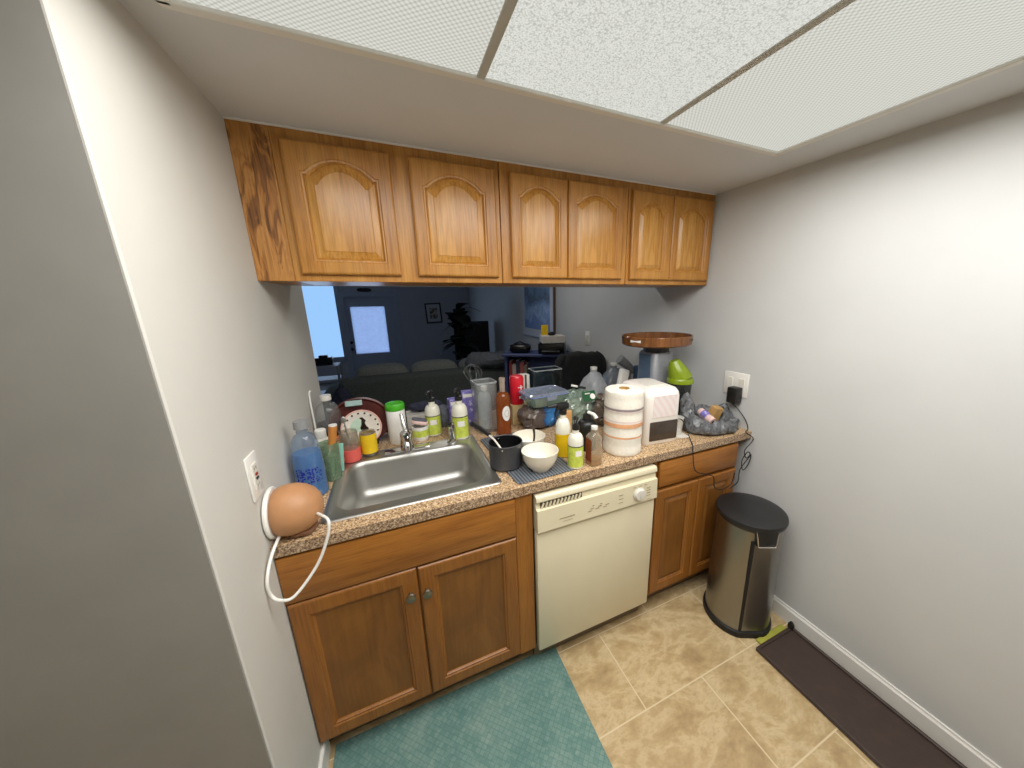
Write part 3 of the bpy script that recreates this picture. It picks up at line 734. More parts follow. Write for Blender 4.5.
MB().lathe(bottle_prof(.054, .245, .02, .15, .225), 28).build('body', 'glass_haze', t)
MB().lathe([(0, .003), (.051, .004), (.0515, .13), (0, .131)], 28).build('liquid', 'sauce', t)
MB().lathe([(.022, .240), (.023, .242), (.023, .264), (0, .266)], 20).build('cap', 'white_p', t)
o = MB().tube([(.014, .70, Z), (.010, .71, 1.09), (.006, .73, 1.19), (.014, .735, 1.205)], .004, 8, 4).build('white_stick', 'white_p'); tag(o, 'thin white stick leaning against the left wall', 'stick')

t = thing('drinking_glass', 'cloudy glass with a coral silicone base on the sink deck', 'glass', (.162, .532, Z+.006))
MB().lathe([(0, .004), (.030, .001), (.035, .02), (.037, .09), (.034, .135), (.0325, .135), (.0355, .09), (.033, .02), (0, .008)], 30).build('tumbler', 'dirty_glass', t)
MB().lathe([(0, 0), (.036, 0), (.0385, .01), (.0385, .055), (.0365, .056)], 30).build('sleeve', 'coral', t)
t = thing('spoon', 'dark spoon standing in the cloudy coral based glass', 'spoon', (.162, .532, Z+.014))
MB().tube([(.004, .006, 0), (-.010, .012, .17)], .003, 8).build('handle', 'steel', t)
MB().supere((-.011, .0125, .175), .010, .003, .016, 1, 1, 14, 8).build('bowl', 'steel', t)
t = thing('yellow_jar', 'glass jar with a bright yellow label between coral glass and canister', 'jar', (.232, .566, Z+.006))
MB().lathe([(0, 0), (.031, 0), (.034, .006), (.034, .102), (.032, .107), (.032, .110), (.030, .110), (.030, .01), (0, .006)], 30).build('glass', 'dirty_glass', t)
MB().lathe([(.0346, .012), (.0346, .101)], 30, cap=False).build('label', 'yellow', t)
MB().lathe([(0, .008), (.028, .009), (.028, .06), (0, .061)], 24).build('contents', 'amber_liq', t)

# mahogany round tray on a dark foot, painted plate in front
t = thing('round_tray', 'dark red round wooden tray on a black foot behind the spotted plate', 'tray', (.196, .735, Z))
Rt = RX(PI/2-.16)
MB().lathe([(0, 0), (.108, .0), (.117, .006), (.118, .018), (.110, .020), (.100, .010), (0, .008)], 44, (.0, 0, .117), Rt, sx=1.14).build('board', 'mahog', t)
MB().box(-.07, .07, -.055, .04, 0, .022, .008, 2).box(-.05, .05, .0, .03, .02, .05, .004, 1).build('foot', 'black_p', t)
MB().box(-.052, .020, -.033, -.027, .204, .230, .002, 1, RX(-.16)).build('sticker', 'pale_teal', t)
t = thing('painted_plate', 'small white plate with black rim spots and a black and white animal painting', 'plate', (.205, .655, Z))
Rp = RX(PI/2-.18); cz = .108
MB().lathe([(0, .004), (.045, .004), (.055, .008), (.083, .016), (.086, .018), (.083, .020), (.055, .012), (.045, .008), (0, .008)], 44, (0, 0, cz), Rp).build('dish', 'plate_white', t)
MB().lathe([(.079, .0196), (.084, .0204), (.0862, .018)], 44, (0, 0, cz), Rp, cap=False).build('rim_band', 'pink_rim', t)
for k in range(16):
    a = 2*PI*k/16+.1
    p = Rp @ Vector((.070*math.cos(a), .070*math.sin(a), .0162))
    MB().lathe([(.0042, 0), (.0042, .002), (0, .0024)], 10, (p.x, p.y, p.z+cz), Rp).build('rim_spot', 'blk_spot', t)
def ppoly(poly, h): 
    mb = MB(); mb.rings([[Rp @ Vector((x*1.12, y*1.12+.014, z))+Vector((0, 0, cz)) for x, y in poly] for z in (.0078, h)], False, True); return mb
ppoly([(-.044, -.02), (-.02, -.03), (.0, -.024), (.004, .01), (-.008, .028), (-.03, .03), (-.046, .012)], .0092).build('painted_patch', 'pale_green', t, False)
ppoly([(.0, -.03), (.018, -.032), (.026, -.018), (.018, -.008), (.013, .006), (.018, .016), (.012, .024), (.006, .032), (-.006, .03), (.002, .020), (.0, .0), (-.006, -.014)], .0096).build('painted_animal', 'blk_spot', t, False)

t = thing('wipes_canister', 'white wipes canister with bright green lid behind the faucet', 'canister', (.356, .675, Z))
MB().lathe([(0, 0), (.040, 0), (.043, .006), (.043, .168), (.040, .173), (0, .173)], 32).build('body', 'white_lbl', t)
MB().lathe([(.0425, .170), (.0445, .174), (.0445, .196), (.041, .203), (.030, .204), (.029, .200), (0, .200)], 32).build('lid', 'green_lid', t)

t = thing('sponge_holder', 'small green and white tub holding a scrubber beside the faucet', 'sponge holder', (.462, .655, Z))
MB().lathe([(0, 0), (.032, 0), (.037, .008), (.040, .075), (.0375, .075), (.035, .010), (0, .006)], 28).build('tub', 'white_lbl', t)
MB().lathe([(.0372, .014), (.0395, .058)], 28, cap=False).build('label', 'green_lbl', t)
t = thing('scrubber', 'pale pink scrubber resting in the green and white tub', 'scrubber', (.462, .655, Z+.080))
MB().supere((0, 0, .014), .040, .026, .012, .5, .6, 20, 10, RY(.3)).build('sponge', 'pale_pink', t)
MB().supere((.0, 0, .026), .038, .024, .006, .6, .6, 20, 10, RY(.3)).build('scouring_pad', 'grey_cloth', t)

# green labelled soap bottles (three alike)
def soap_bottle(label, loc, s=1.0):
    t = thing('soap_bottle', label, 'soap bottle', loc, 'green labelled soap bottles')
    MB().lathe(bottle_prof(.038, .185, .016, .125, .165), 30).build('body', 'cream_soap', t)
    lb = MB().lathe([(.0386, .012), (.0386, .112)], 30, cap=False).build('label', 'green_lbl', t)
    MB().lathe([(.0389, .108), (.0389, .1125)], 30, cap=False).build('label_line', 'dark_line', lb)
    MB().lathe([(.03905, .066), (.03905, .092)], 12, cap=False, a0=-PI*.66, a1=-PI*.38).build('label_panel', 'white_lbl', lb)
    pm = MB().lathe([(.018, .183), (.0185, .186), (.0185, .203), (.008, .207), (.007, .225), (.013, .227), (.014, .238), (.006, .244), (0, .244)], 20).tube([(0, 0, .234), (-.018, -.026, .236), (-.024, -.036, .228)], (.0075, .005), 10, 2).build('pump', 'black_p', t)
    return t
s1 = soap_bottle('green labelled soap bottle with black pump, left of the purple cartons', (.530, .695, Z))
s2 = copy_tree(s1); s2.location = (.652, .590, Z); s2['label'] = 'tallest green labelled soap bottle, by the chrome side sprayer'; s2.scale = (1.04, 1.04, 1.1)
s3 = copy_tree(s1); s3.location = (1.030, .058, Z); s3['label'] = 'green labelled soap bottle near the counter edge beside the front white bowl'; s3.scale = (.86, .86, .92)

t = thing('white_box', 'low white box under the navy cloth at the back of the counter', 'box', (.515, .88, Z))
MB().box(-.11, .11, -.05, .06, 0, .076, .002, 1).build('carton', 'white_card', t, False)
MB().box(-.004, .004, -.0512, -.0495, .0, .074).build('crease', 'offwhite', t, False)
mb = MB(); mb.supere((0, 0, .024), .09, .040, .022, .6, .7, 30, 14, None, crumple_fn(5, .008, 26))
o = mb.build('navy_cloth', 'navy', loc=(.515, .895, Z+.0800)); tag(o, 'rumpled navy cloth lying on the low white box', 'cloth')
mb = MB(); mb.supere((0, 0, .05), .05, .03, .055, .7, .7, 22, 12, None, crumple_fn(9, .010, 25))
o = mb.build('speckled_cloth', 'speck_cloth', loc=(.315, .80, Z+.02)); tag(o, 'speckled grey cloth tucked behind the wipes canister', 'cloth')
mb = MB(); mb.supere((0, 0, .055), .04, .035, .06, .8, .8, 22, 12, None, crumple_fn(12, .010, 25))
o = mb.build('grey_cloth', 'grey_cloth', loc=(.590, .80, Z+.005)); tag(o, 'dark grey cloth bunched left of the purple cartons', 'cloth')

for i, (x, y, w, h, rz, lab) in enumerate([(.655, .765, .068, .165, .12, 'shorter purple carton behind the tallest soap bottle'), (.728, .775, .060, .196, -.08, 'taller purple carton left of the glass pitcher')]):
    t = thing('purple_carton', lab, 'carton', (x, y, Z), 'purple cartons', rz)
    MB().box(-w/2, w/2, -.028, .028, 0, h, .002, 1).build('box', 'purple', t, False)
    MB().box(-w/2+.006, w/2-.006, -.0292, -.0275, h-.03, h-.012).build('label', 'white_lbl', t, False)

t = thing('glass_pitcher', 'tall square clear glass vase between purple carton and amber bottle', 'vase', (.795, .640, Z), rotz=.1)
def sq(r, z, rc=.014): return rrect(-r, r, -r, r, rc, z)
MB().rings([sq(.050, 0), sq(.052, .004), sq(.056, .27), sq(.0565, .275), sq(.053, .275), sq(.052, .27), sq(.047, .012)], True, True).build('glass', 'glass_haze', t)
MB().rings([sq(.0568, .268), sq(.0572, .276), sq(.0525, .276)]).build('rim', 'plastic_haze', t)
t = thing('milk_bottle', 'white translucent bottle standing inside the square glass vase', 'bottle', (.795, .640, Z+.013))
MB().lathe(bottle_prof(.036, .215, .014, .15, .205), 24).build('body', 'plastic_haze', t)
MB().lathe([(.016, .212), (.0165, .214), (.0165, .234), (0, .236)], 18).build('cap', 'white_p', t)
t = thing('whisk', 'clear looped whisk standing in the square glass vase', 'whisk', (.775, .665, Z+.012))
MB().tube([(0, 0, .0), (-.012, .022, .22)], .005, 8).build('handle', 'glass_haze', t)
for k in range(3):
    a = PI*k/3; dx, dy = .045*math.cos(a), .045*math.sin(a)
    o0 = Vector((-.012, .022, .22))
    MB().tube([o0, o0+Vector((dx*.8-.004, dy*.8, .055)), o0+Vector((dx-.012, dy, .095)), o0+Vector((-.016, 0, .128)), o0+Vector((-dx-.012, -dy, .095)), o0+Vector((-dx*.8-.004, -dy*.8, .055)), o0], .0012, 6, 5).build('loop', 'glass_haze', t)

t = thing('wine_bottle', 'amber glass bottle with an oval white label and silver neck', 'bottle', (.866, .535, Z))
MB().lathe(bottle_prof(.0375, .235, .0145, .185, .232, .008)+[], 32).build('body', 'rose', t)
MB().lathe([(.0145, .234), (.0140, .285), (.0158, .287), (.0158, .306), (0, .308)], 24).build('neck', 'bottle_clear', t)
mb = MB(); rings = []
for rr, dr_ in ((1, .0006), (.0, .0006)):
    ring = []
    for k in range(32):
        a = 2*PI*k/32; u = .85*math.cos(a)*rr; z = .125+.042*math.sin(a)*rr; th = -PI*.46+u*.8
        ring.append(((.0375+dr_)*math.cos(th), (.0375+dr_)*math.sin(th), z))
    rings.append(ring)
mb = MB(); N = 6
mb.rings([[((.0381)*math.cos(-PI*.44+.62*math.cos(2*PI*k/32)*r_/N), .0381*math.sin(-PI*.44+.62*math.cos(2*PI*k/32)*r_/N), .125+.040*math.sin(2*PI*k/32)*r_/N) for k in range(32)] for r_ in range(N, 0, -1)], False, True)
lb = mb.build('label', 'white_lbl', t)
MB().tube([((.0386)*math.cos(-PI*.44+.30*math.cos(2*PI*k/24)), .0386*math.sin(-PI*.44+.30*math.cos(2*PI*k/24)), .125+.018*math.sin(2*PI*k/24)) for k in range(25)], .0006, 6).build('label_emblem', 'dark_line', lb)

o = MB().box(-.055, .040, -.045, .045, 0, .112, .002, 1).build('tan_carton', 'cardtan', None, False, (1.005, .685, Z)); tag(o, 'tan carton under the red canister', 'carton')
t = thing('red_canister', 'red canister with white cross mark standing on the tan carton', 'canister', (.994, .685, Z+.1125))
MB().lathe([(0, 0), (.036, 0), (.040, .006), (.040, .150), (.034, .162), (.02, .166), (0, .166)], 30).build('body', 'red_can', t)
lb = MB()
for u0, u1, z0, z1 in ((-.035, .035, .098, .103), (-.0075, .0075, .088, .113), (-.03, .02, .070, .076), (-.03, .03, .036, .050)):
    lb.lathe([(.0405, z0), (.0405, z1)], 8, cap=False, a0=-PI*.40+u0/.04*.45, a1=-PI*.40+u1/.04*.45)
lb.build('white_mark', 'white_lbl', t, False)
t = thing('white_box', 'upright white box behind the red canister', 'box', (1.075, .83, Z), rotz=.1)
MB().box(-.045, .045, -.025, .025, 0, .245, .002, 1).build('carton', 'white_card', t, False)
MB().box(.012, .024, -.0262, -.0245, .0, .245).build('stripe', 'frame_edge', t, False)

t = thing('foil_bag', 'crumpled blue and brown foil bag under the lidded container', 'bag', (1.075, .560, Z), rotz=.1)
mb = MB(); mb.supere((.0, 0, .066), .112, .066, .060, .55, .6, 64, 36, None, crumple_fn(2, .016, 20)); mb.build('bag', 'foil', t, ang=30)
t = thing('food_container', 'clear food container with blue tinted lid lying on the foil bag', 'food container', (1.100, .545, Z+.134), rotz=.10)
MB().rings([rrect(-.085, .085, -.055, .055, .03, 0), rrect(-.09, .09, -.06, .06, .03, .004), rrect(-.112, .112, -.08, .08, .03, .062), rrect(-.109, .109, -.077, .077, .03, .062), rrect(-.087, .087, -.057, .057, .03, .006)], True, True).build('tub', 'clam', t)
MB().rings([rrect(-.119, .119, -.087, .087, .032, .062), rrect(-.12, .12, -.088, .088, .032, .072), rrect(-.108, .108, -.076, .076, .03, .078), rrect(-.10, .10, -.068, .068, .03, .072)], True, True).build('lid', 'blue_lid', t)
MB().rings([rrect(-.1205, .1205, -.0885, .0885, .032, .063), rrect(-.1205, .1205, -.0885, .0885, .032, .068)]).build('seal', 'blue_seal', t)
for x, y, a in ((.0, -.089, 0), (.0, .089, 0), (.121, 0, 1), (-.121, 0, 1)):
    (MB().box(x-.03, x+.03, y-.003, y+.003, .040, .070, .002, 1) if not a else MB().box(x-.003, x+.003, y-.03, y+.03, .040, .070, .002, 1)).build('clip', 'blue_lid', t)
o = MB().box(-.026, .026, -.014, .014, 0, .108, .004, 1).build('orange_packet', 'orange_pack', None, True, (1.195, .455, Z), -.1); tag(o, 'upright orange packet right of the foil bag', 'packet')
t = thing('glass_tank', 'clear rectangular glass vase behind the lidded container', 'vase', (1.235, .83, Z))
mb = MB()
MB().rings([rrect(-.095, .095, -.055, .055, .006, 0, 2), rrect(-.095, .095, -.055, .055, .006, .268, 2), rrect(-.090, .090, -.050, .050, .006, .268, 2), rrect(-.090, .090, -.050, .050, .006, .008, 2)], True, True).build('glass', 'glass', t, False)
MB().rings([rrect(-.0955, .0955, -.0555, .0555, .006, .264, 2), rrect(-.0955, .0955, -.0555, .0555, .006, .269, 2), rrect(-.0895, .0895, -.0495, .0495, .006, .269, 2)]).build('rim', 'plastic_haze', t, False)

# ------------------------------------------------------------------ drying mat, pot, bowls
t = thing('drying_mat', 'grey ribbed drying mat right of the sink', 'drying mat', (.874, .275, Z), rotz=.06)
MB().rings([rrect(-.128, .128, -.25, .25, .02, 0.0), rrect(-.13, .13, -.252, .252, .02, .004), rrect(-.124, .124, -.246, .246, .02, .006), rrect(-.12, .12, -.242, .242, .02, .004)], True, True).build('mat', 'ribbed', t, False)
ZM = Z+.0045
t = thing('saucepan', 'dark grey saucepan with black handle on the drying mat', 'saucepan', (.768, .190, ZM))
MB().lathe([(0, 0), (.062, 0), (.068, .008), (.070, .103), (.072, .107), (.0705, .110), (.067, .107)], 40, cap=False).build('pan', 'pot', t)
MB().lathe([(.0675, .1075), (.066, .02), (.058, .008), (0, .007)], 40, cap=False).build('lining', 'pot_in', t)
MB().tube([(-.030, -.062, .094), (-.046, .0, .122), (-.062, .05, .132)], .004, 8, 4).build('handle_rod', 'offwhite', t)
MB().tube([(-.058, .035, .134), (-.080, .105, .142), (-.100, .165, .146)], (.009, .0125), 12, 3).build('handle', 'black_p', t)
MB().lathe([(0, 0), (.006, 0), (.005, .004), (0, .005)], 12, (-.012, .062, .095), RX(PI/2)).build('rivet', 'chrome', t)
def bowl(label, loc):
    t = thing('white_bowl', label, 'bowl', loc, 'white bowls on the drying mat')
    MB().lathe([(0, .003), (.030, .003), (.032, 0), (.038, 0), (.040, .006), (.058, .024), (.070, .050), (.0755, .080), (.0765, .084), (.0735, .084), (.067, .052), (.054, .028), (.036, .012), (0, .009)], 44).build('bowl', 'bowl', t)
    return t
b1 = bowl('front white ceramic bowl on the drying mat, right of the saucepan', (.886, .098, ZM))
b2 = copy_tree(b1); b2.location = (.900, .262, ZM); b2['label'] = 'white ceramic bowl behind the front bowl, partly hidden by the saucepan'
t = thing('dark_spoon', 'dark brown spoon leaning on the back white bowl', 'spoon', (.905, .270, ZM+.014))
MB().tube([(.0, -.030, .010), (-.004, -.074, .082), (-.012, -.090, .135)], (.0035, .006), 8, 3).build('handle', 'dark_brown', t)
MB().supere((.003, -.012, .004), .014, .020, .004, 1, 1, 16, 8).build('bowl', 'dark_brown', t)

# ------------------------------------------------------------------ bottles right of the bowls
t = thing('spray_bottle', 'yellow spray bottle with black trigger behind the front soap bottle', 'spray bottle', (1.032, .178, Z))
MB().lathe(bottle_prof(.035, .205, .014, .115, .178), 28).build('body', 'cream_soap', t)
MB().lathe([(.0356, .006), (.0358, .112)], 28, cap=False).build('label', 'yellow_liq', t)
tr = MB().lathe([(.0165, .197), (.017, .200), (.017, .218), (.011, .222)], 18).build('collar', 'black_p', t)
MB().box(-.034, .026, -.014, .014, .220, .250, .008, 2).tube([(-.030, 0, .240), (-.072, 0, .238)], (.009, .006), 10).build('trigger_head', 'black_p', t)
MB().tube([(-.030, 0, .222), (-.038, 0, .200), (-.030, 0, .180)], (.006, .004), 8, 3).build('trigger', 'black_p', t)
t = thing('oil_bottle', 'square clear bottle with brown label and amber remains at the counter edge', 'bottle', (1.112, .046, Z), rotz=.02)
MB().rings([sq(.025, 0, .006), sq(.026, .004, .006), sq(.026, .125, .006), sq(.018, .140, .006), sq(.012, .146, .006), sq(.012, .160, .006)], True, True).build('body', 'oil_clear', t)
MB().rings([sq(.0235, .003, .006), sq(.0235, .032, .006)], True, True).build('liquid', 'amber_liq', t)
MB().box(-.0275, -.0262, -.022, .022, .02, .12).build('label', 'brown_lbl', t, False)
MB().lathe([(.0135, .158), (.014, .160), (.014, .172), (0, .174)], 16).build('cap', 'white_p', t)
t = thing('black_bottle', 'black bottle with white tipped pump behind the square clear bottle', 'bottle', (1.165, .195, Z))
MB().lathe(bottle_prof(.044, .155, .018, .118, .145), 26).build('body', 'black_p', t)
MB().lathe([(.019, .153), (.019, .170), (.008, .173), (.007, .187), (0, .188)], 18).build('pump', 'black_p', t)
MB().tube([(0, 0, .181), (.018, -.03, .176), (.024, -.044, .160)], (.007, .009), 10, 2).build('pump_tip', 'white_p', t)

# produce box of clear plastic with green label, crumpled bags, jugs
t = thing('produce_bag', 'clear green tinted produce bag with a dark green label behind the spray bottle', 'bag', (1.292, .52, Z))
mb = MB(); mb.supere((0, 0, .098), .092, .085, .088, .55, .6, 64, 40, None, crumple_fn(21, .024, 17)); mb.build('bag', 'clam', t, ang=30)
pr = MB(); pr.box(-.045, .045, -.002, .002, -.026, .026, .001, 1, RZ(.15) @ RX(-.5)); lb = pr.build('label', 'dk_green', t, True, (.030, -.085, .178))
MB().lathe([(.016, 0), (.016, .002), (0, .0024)], 18, (.018, -.004, -.004), RX(PI/2-.5)).build('round_sticker', 'white_lbl', lb)
MB().box(-.03, .0, -.0045, -.002, .012, .018).build('label_text', 'white_lbl', lb, False)
t = thing('marker_pen', 'white and black marker lying on top of the produce bag', 'pen', (1.285, .50, Z+.215), rotz=-.5)
MB().tube([(-.035, 0, .010), (.02, 0, 0)], .006, 10).build('barrel', 'white_p', t)
MB().tube([(.0, 0, .0035), (.045, 0, -.0045)], .0068, 10).build('cap', 'black_p', t)
t = thing('brown_bag', 'crumpled grey brown plastic bag left of the paper towel roll', 'bag', (1.412, .43, Z))
mb = MB(); mb.supere((0, 0, .092), .055, .07, .084, .7, .8, 56, 36, None, crumple_fn(31, .028, 22)); mb.build('bag', 'crumple', t, ang=30)
def jug(label, loc):
    t = thing('milk_jug', label, 'jug', loc, 'empty plastic jugs on the counter back')
    MB().rings([rrect(-.070, .070, -.070, .070, .03, 0), rrect(-.074, .074, -.074, .074, .03, .006), rrect(-.074, .074, -.074, .074, .032, .13), rrect(-.060, .060, -.060, .060, .04, .175), rrect(-.034, .034, -.034, .034, .03, .205), rrect(-.021, .021, -.021, .021, .018, .218), rrect(-.021, .021, -.021, .021, .018, .238)], True, True).build('body', 'plastic_haze', t)
    MB().tube([(.030, 0, .205), (.068, 0, .185), (.083, 0, .13), (.074, 0, .075)], .011, 10, 4).build('handle', 'plastic_haze', t)
    MB().lathe([(.0225, .236), (.023, .238), (.023, .252), (0, .253)], 18).build('cap', 'white_p', t)
    return t
j1 = jug('milky white plastic jug nearer the black jacket, behind the produce bag', (1.575, .80, Z)); j1.rotation_euler.z = .3
j2 = jug('greyer plastic jug behind the white remote', (1.775, .86, Z)); j2.rotation_euler.z = -.2
for ch in j2.children:
    if ch.name.startswith(('body', 'handle')): ch.data.materials[0] = M['jug_grey']
t = thing('white_case', 'slim white case leaning up behind the paper towel roll', 'case', (1.625, .60, Z))
MB().box(-.034, .034, -.016, .016, 0, .268, .010, 2, RY(.28) @ RX(-.12), (0, 0, 0)).build('case', 'white_p', t)
MB().box(-.022, .022, -.0175, -.0158, .13, .24, .002, 1, RY(.28) @ RX(-.12), (0, 0, 0)).build('face_panel', 'offwhite', t)
t = thing('red_cap_bottle', 'small bottle with red cap behind the white appliance', 'bottle', (1.73, .60, Z))
MB().lathe(bottle_prof(.028, .16, .016, .12, .15), 22).build('body', 'sauce', t)
MB().lathe([(.020, .155), (.021, .158), (.021, .192), (0, .194)], 20).build('cap', 'red_btn', t)
t = thing('hand_blender', 'grey angled tool on a stalk standing left of the juicer', 'kitchen tool', (1.915, .86, Z))
MB().lathe([(0, 0), (.035, 0), (.038, .01), (.02, .02), (.012, .03), (.012, .17), (0, .172)], 20).build('stalk', 'grey_tool', t)
MB().tube([(.03, -.01, .175), (-.02, .0, .225), (-.085, .01, .275)], (.022, .036), 16, 4).build('head', 'grey_tool', t)
MB().tube([(.045, -.012, .160), (-.02, -.004, .200), (-.088, .008, .250)], (.006, .010), 8, 4).build('dark_edge', 'black_p', t)
o = MB().box(-.055, .055, -.04, .04, 0, .235, .006, 2).build('blue_box', 'blue_box', None, True, (1.955, .76, Z)); tag(o, 'dull blue box standing left of the juicer', 'box')

# ------------------------------------------------------------------ paper towels, appliance
t = thing('paper_towel_roll', 'white paper towel roll with grey and orange printed bands', 'paper towels', (1.308, .114, Z))
def wob(z): return .0865+.0012*math.sin(z*90)
prof = [(.024, .0), (.082, .0), (.086, .005)]+[(wob(z), z) for z in [.01+.01*k for k in range(28)]]+[(.085, .291), (.079, .296), (.024, .296), (.023, .290), (.021, .02)]
MB().lathe(prof, 44).build('roll', 'towel', t)
for z0, z1, m in ((.212, .222, 'band_grey'), (.204, .208, 'band_pink'), (.136, .154, 'band_orange'), (.085, .093, 'band_orange'), (.160, .166, 'band_pink')):
    MB().lathe([(.0880, z0), (.0880, z1)], 44, cap=False).build('printed_band', m, t)
MB().lathe([(.0235, .20), (.0235, .2985), (.0215, .2985), (.0215, .20)], 28).build('core', 'kraft', t)

t = thing('white_appliance', 'white countertop appliance with a smoked window right of the paper towels', 'appliance', (1.522, .085, Z), rotz=-.08)
w = .098
prs = []
def arr(x0, x1, y0, y1, z, r): return rrect(x0, x1, y0, y1, r, z, 5)
MB().rings([arr(-w+.004, w-.004, .004, .25, 0, .02), arr(-w, w, 0, .255, .006, .024), arr(-w, w, .0, .255, .232, .026), arr(-w+.003, w-.003, .003, .252, .252, .028), arr(-w+.012, w-.012, .012, .243, .268, .03), arr(-w+.03, w-.03, .03, .225, .276, .03)], True, True).build('body', 'heater', t, ang=40)
MB().box(-.062, .072, -.0025, .002, .135, .245, .002, 1).build('grille_panel', 'grille', t)
MB().box(-.074, .084, -.004, .002, .020, .116, .004, 2).build('window', 'smoked', t)
MB().box(-.05, .05, .06, .16, .275, .280, .002, 1).build('top_panel', 'offwhite', t)
pts = [(1.655, .12, 1.01), (1.668, .10, 1.0), (1.675, .07, .945), (1.665, .04, .920), (1.632, -.004, .916), (1.626, -.014, .885), (1.634, -.03, .80), (1.70, -.03, .765), (1.765, -.03, .735), (1.785, -.03, .67), (1.84, -.03, .645), (1.905, -.03, .66), (1.92, -.03, .72)]
MB().tube([RZ(.08) @ (Vector(p)-Vector(t.location)) for p in pts], .0025, 7, 4).build('cord', 'black_rub', t)
o = MB().box(-.05, .05, -.03, .03, 0, .003).build('paper_slip', 'white_card', None, False, (1.660, .125, Z), -.2); tag(o, 'white paper slip beside the appliance base', 'paper')
t = thing('white_cup', 'small white cup between the appliance and the grey bag', 'cup', (1.684, .160, Z))
MB().lathe([(0, .0), (.024, 0), (.030, .01), (.036, .085), (.0375, .087), (.034, .087), (.028, .014), (0, .008)], 28).build('cup', 'white_p', t)

# ------------------------------------------------------------------ juicer + tray
t = thing('juicer', 'silver grey upright juicer carrying the round wooden tray near the right wall', 'juicer', (1.778, .450, Z))
MB().rings([rrect(-.085, .085, -.09, .09, .04, 0), rrect(-.088, .088, -.093, .093, .04, .01), rrect(-.078, .078, -.085, .085, .04, .05), rrect(-.075, .075, -.082, .082, .04, .375), rrect(-.07, .07, -.077, .077, .04, .388)], True, True).build('body', 'juicer', t)
MB().lathe([(.072, .386), (.072, .412), (.064, .414), (.064, .426), (0, .427)], 32).build('collar', 'black_p', t)
MB().box(-.079, -.074, -.05, .05, .05, .375, .002, 1).build('side_panel', 'juicer_blue', t)
t2 = thing('blender_jar', 'smoky jar under a lime green spouted cover right of the juicer', 'jar', (1.812, .283, Z))
MB().lathe([(0, 0), (.052, 0), (.054, .008), (.064, .235), (.0655, .240), (.062, .240), (.051, .012), (0, .008)], 32).build('jar', 'smoke_clear', t2)
MB().lathe([(.068, .232), (.071, .234), (.071, .252), (.066, .260), (0, .262)], 32).build('cover_ring', 'lime_p', t2)
mb = MB(); pts = [(0, .0, .254), (-.012, .008, .29), (-.028, .016, .33), (-.036, .020, .355)]
mb.tube(pts, [.066, .056, .040, .026], 26); mb.build('cover', 'lime_p', t2, ang=60)
t = thing('wooden_tray', 'round varnished wooden tray with cut-out handles on top of the juicer', 'tray', (1.778, .450, Z+.4275))
R = .206
MB().lathe([(0, 0), (R-.012, 0), (R, .008), (R+.004, .052), (R+.001, .056), (R-.007, .054), (R-.012, .012), (0, .010)], 60, sy=.86).build('tray', 'wood_tray', t)
for a, w_ in ((-2.82, .17), (-.95, .15)):
    mb = MB(); ring = []
    for z in (.026, .040):
        ring.append([((R+.0035+z*.02)*math.cos(a+u*w_), (R+.0035+z*.02)*.86*math.sin(a+u*w_), z+.006*(abs(u)-1)*(1 if z > .03 else -1)*.6) for u in [k/5-1 for k in range(11)]])
    mb.rings(ring, closed=False); mb.build('handle_slot', 'white_lbl' if a < -2 else 'dark_brown', t)

# grey carrier bag with contents
t = thing('carrier_bag', 'open crumpled grey carrier bag at the right end of the counter', 'bag', (1.890, .138, Z))
mb = MB(); rg = []
NB = 84
prof = [(.05, .004), (.10, .004), (.140, .004), (.158, .014), (.166, .03), (.166, .05), (.158, .068), (.146, .080), (.132, .084), (.118, .078), (.108, .060), (.100, .040), (.08, .022), (.04, .014)]
for r_, z in prof:
    ring = []
    for k in range(NB):
        a = 2*PI*k/NB; x, y = r_*math.cos(a), r_*math.sin(a)*.76
        zz = z*(1+.15*math.sin(3*a+1)+.1*math.sin(7*a))*(1-.3*max(0, -math.sin(a)))
        if z > .045: zz += .10*max(0, math.cos(a-2.75))**4*(z/.08) + .02*max(0, math.sin(a))
        p = Vector((x, y, zz)); w_ = min(1, z/.03)
        n1_ = noise.noise_vector(p*22+Vector((3, 5, 9)))*.014; n2_ = noise.noise_vector(p*60+Vector((1, 2, 7)))
        p = p+n1_*w_+Vector((n2_.x, n2_.y, n2_.z))*.012*w_; p.z = max(.001, p.z); p.x = min(p.x, .162); ring.append(p)
    rg.append(ring)
mb.rings(rg, True, True); mb.build('bag', 'grey_bag', t, ang=25)
o = MB().box(-.026, .026, -.022, .022, -.042, .042, .002, 1, RY(.15) @ RX(.25)).build('kraft_box', 'kraft', None, True, (1.935, .140, Z+.074)); tag(o, 'small tan kraft box lying in the grey carrier bag', 'box')
t = thing('purple_tube', 'pink and purple tube pack lying in the grey carrier bag', 'tube', (1.862, .125, Z+.062), rotz=-.4)
MB().tube([(-.02, .04, .028), (.012, -.045, -.004)], .022, 18).build('body', 'pale_pink', t)
MB().tube([(-.012, .020, .0225), (.0, -.012, .0105)], .0226, 18, cap=False).build('label', 'purple', t)
MB().lathe([(0, 0), (.008, 0), (.008, .004), (0, .004)], 12, (.012, -.0455, -.004), RX(PI/2)).build('end_hole', 'black_p', t)

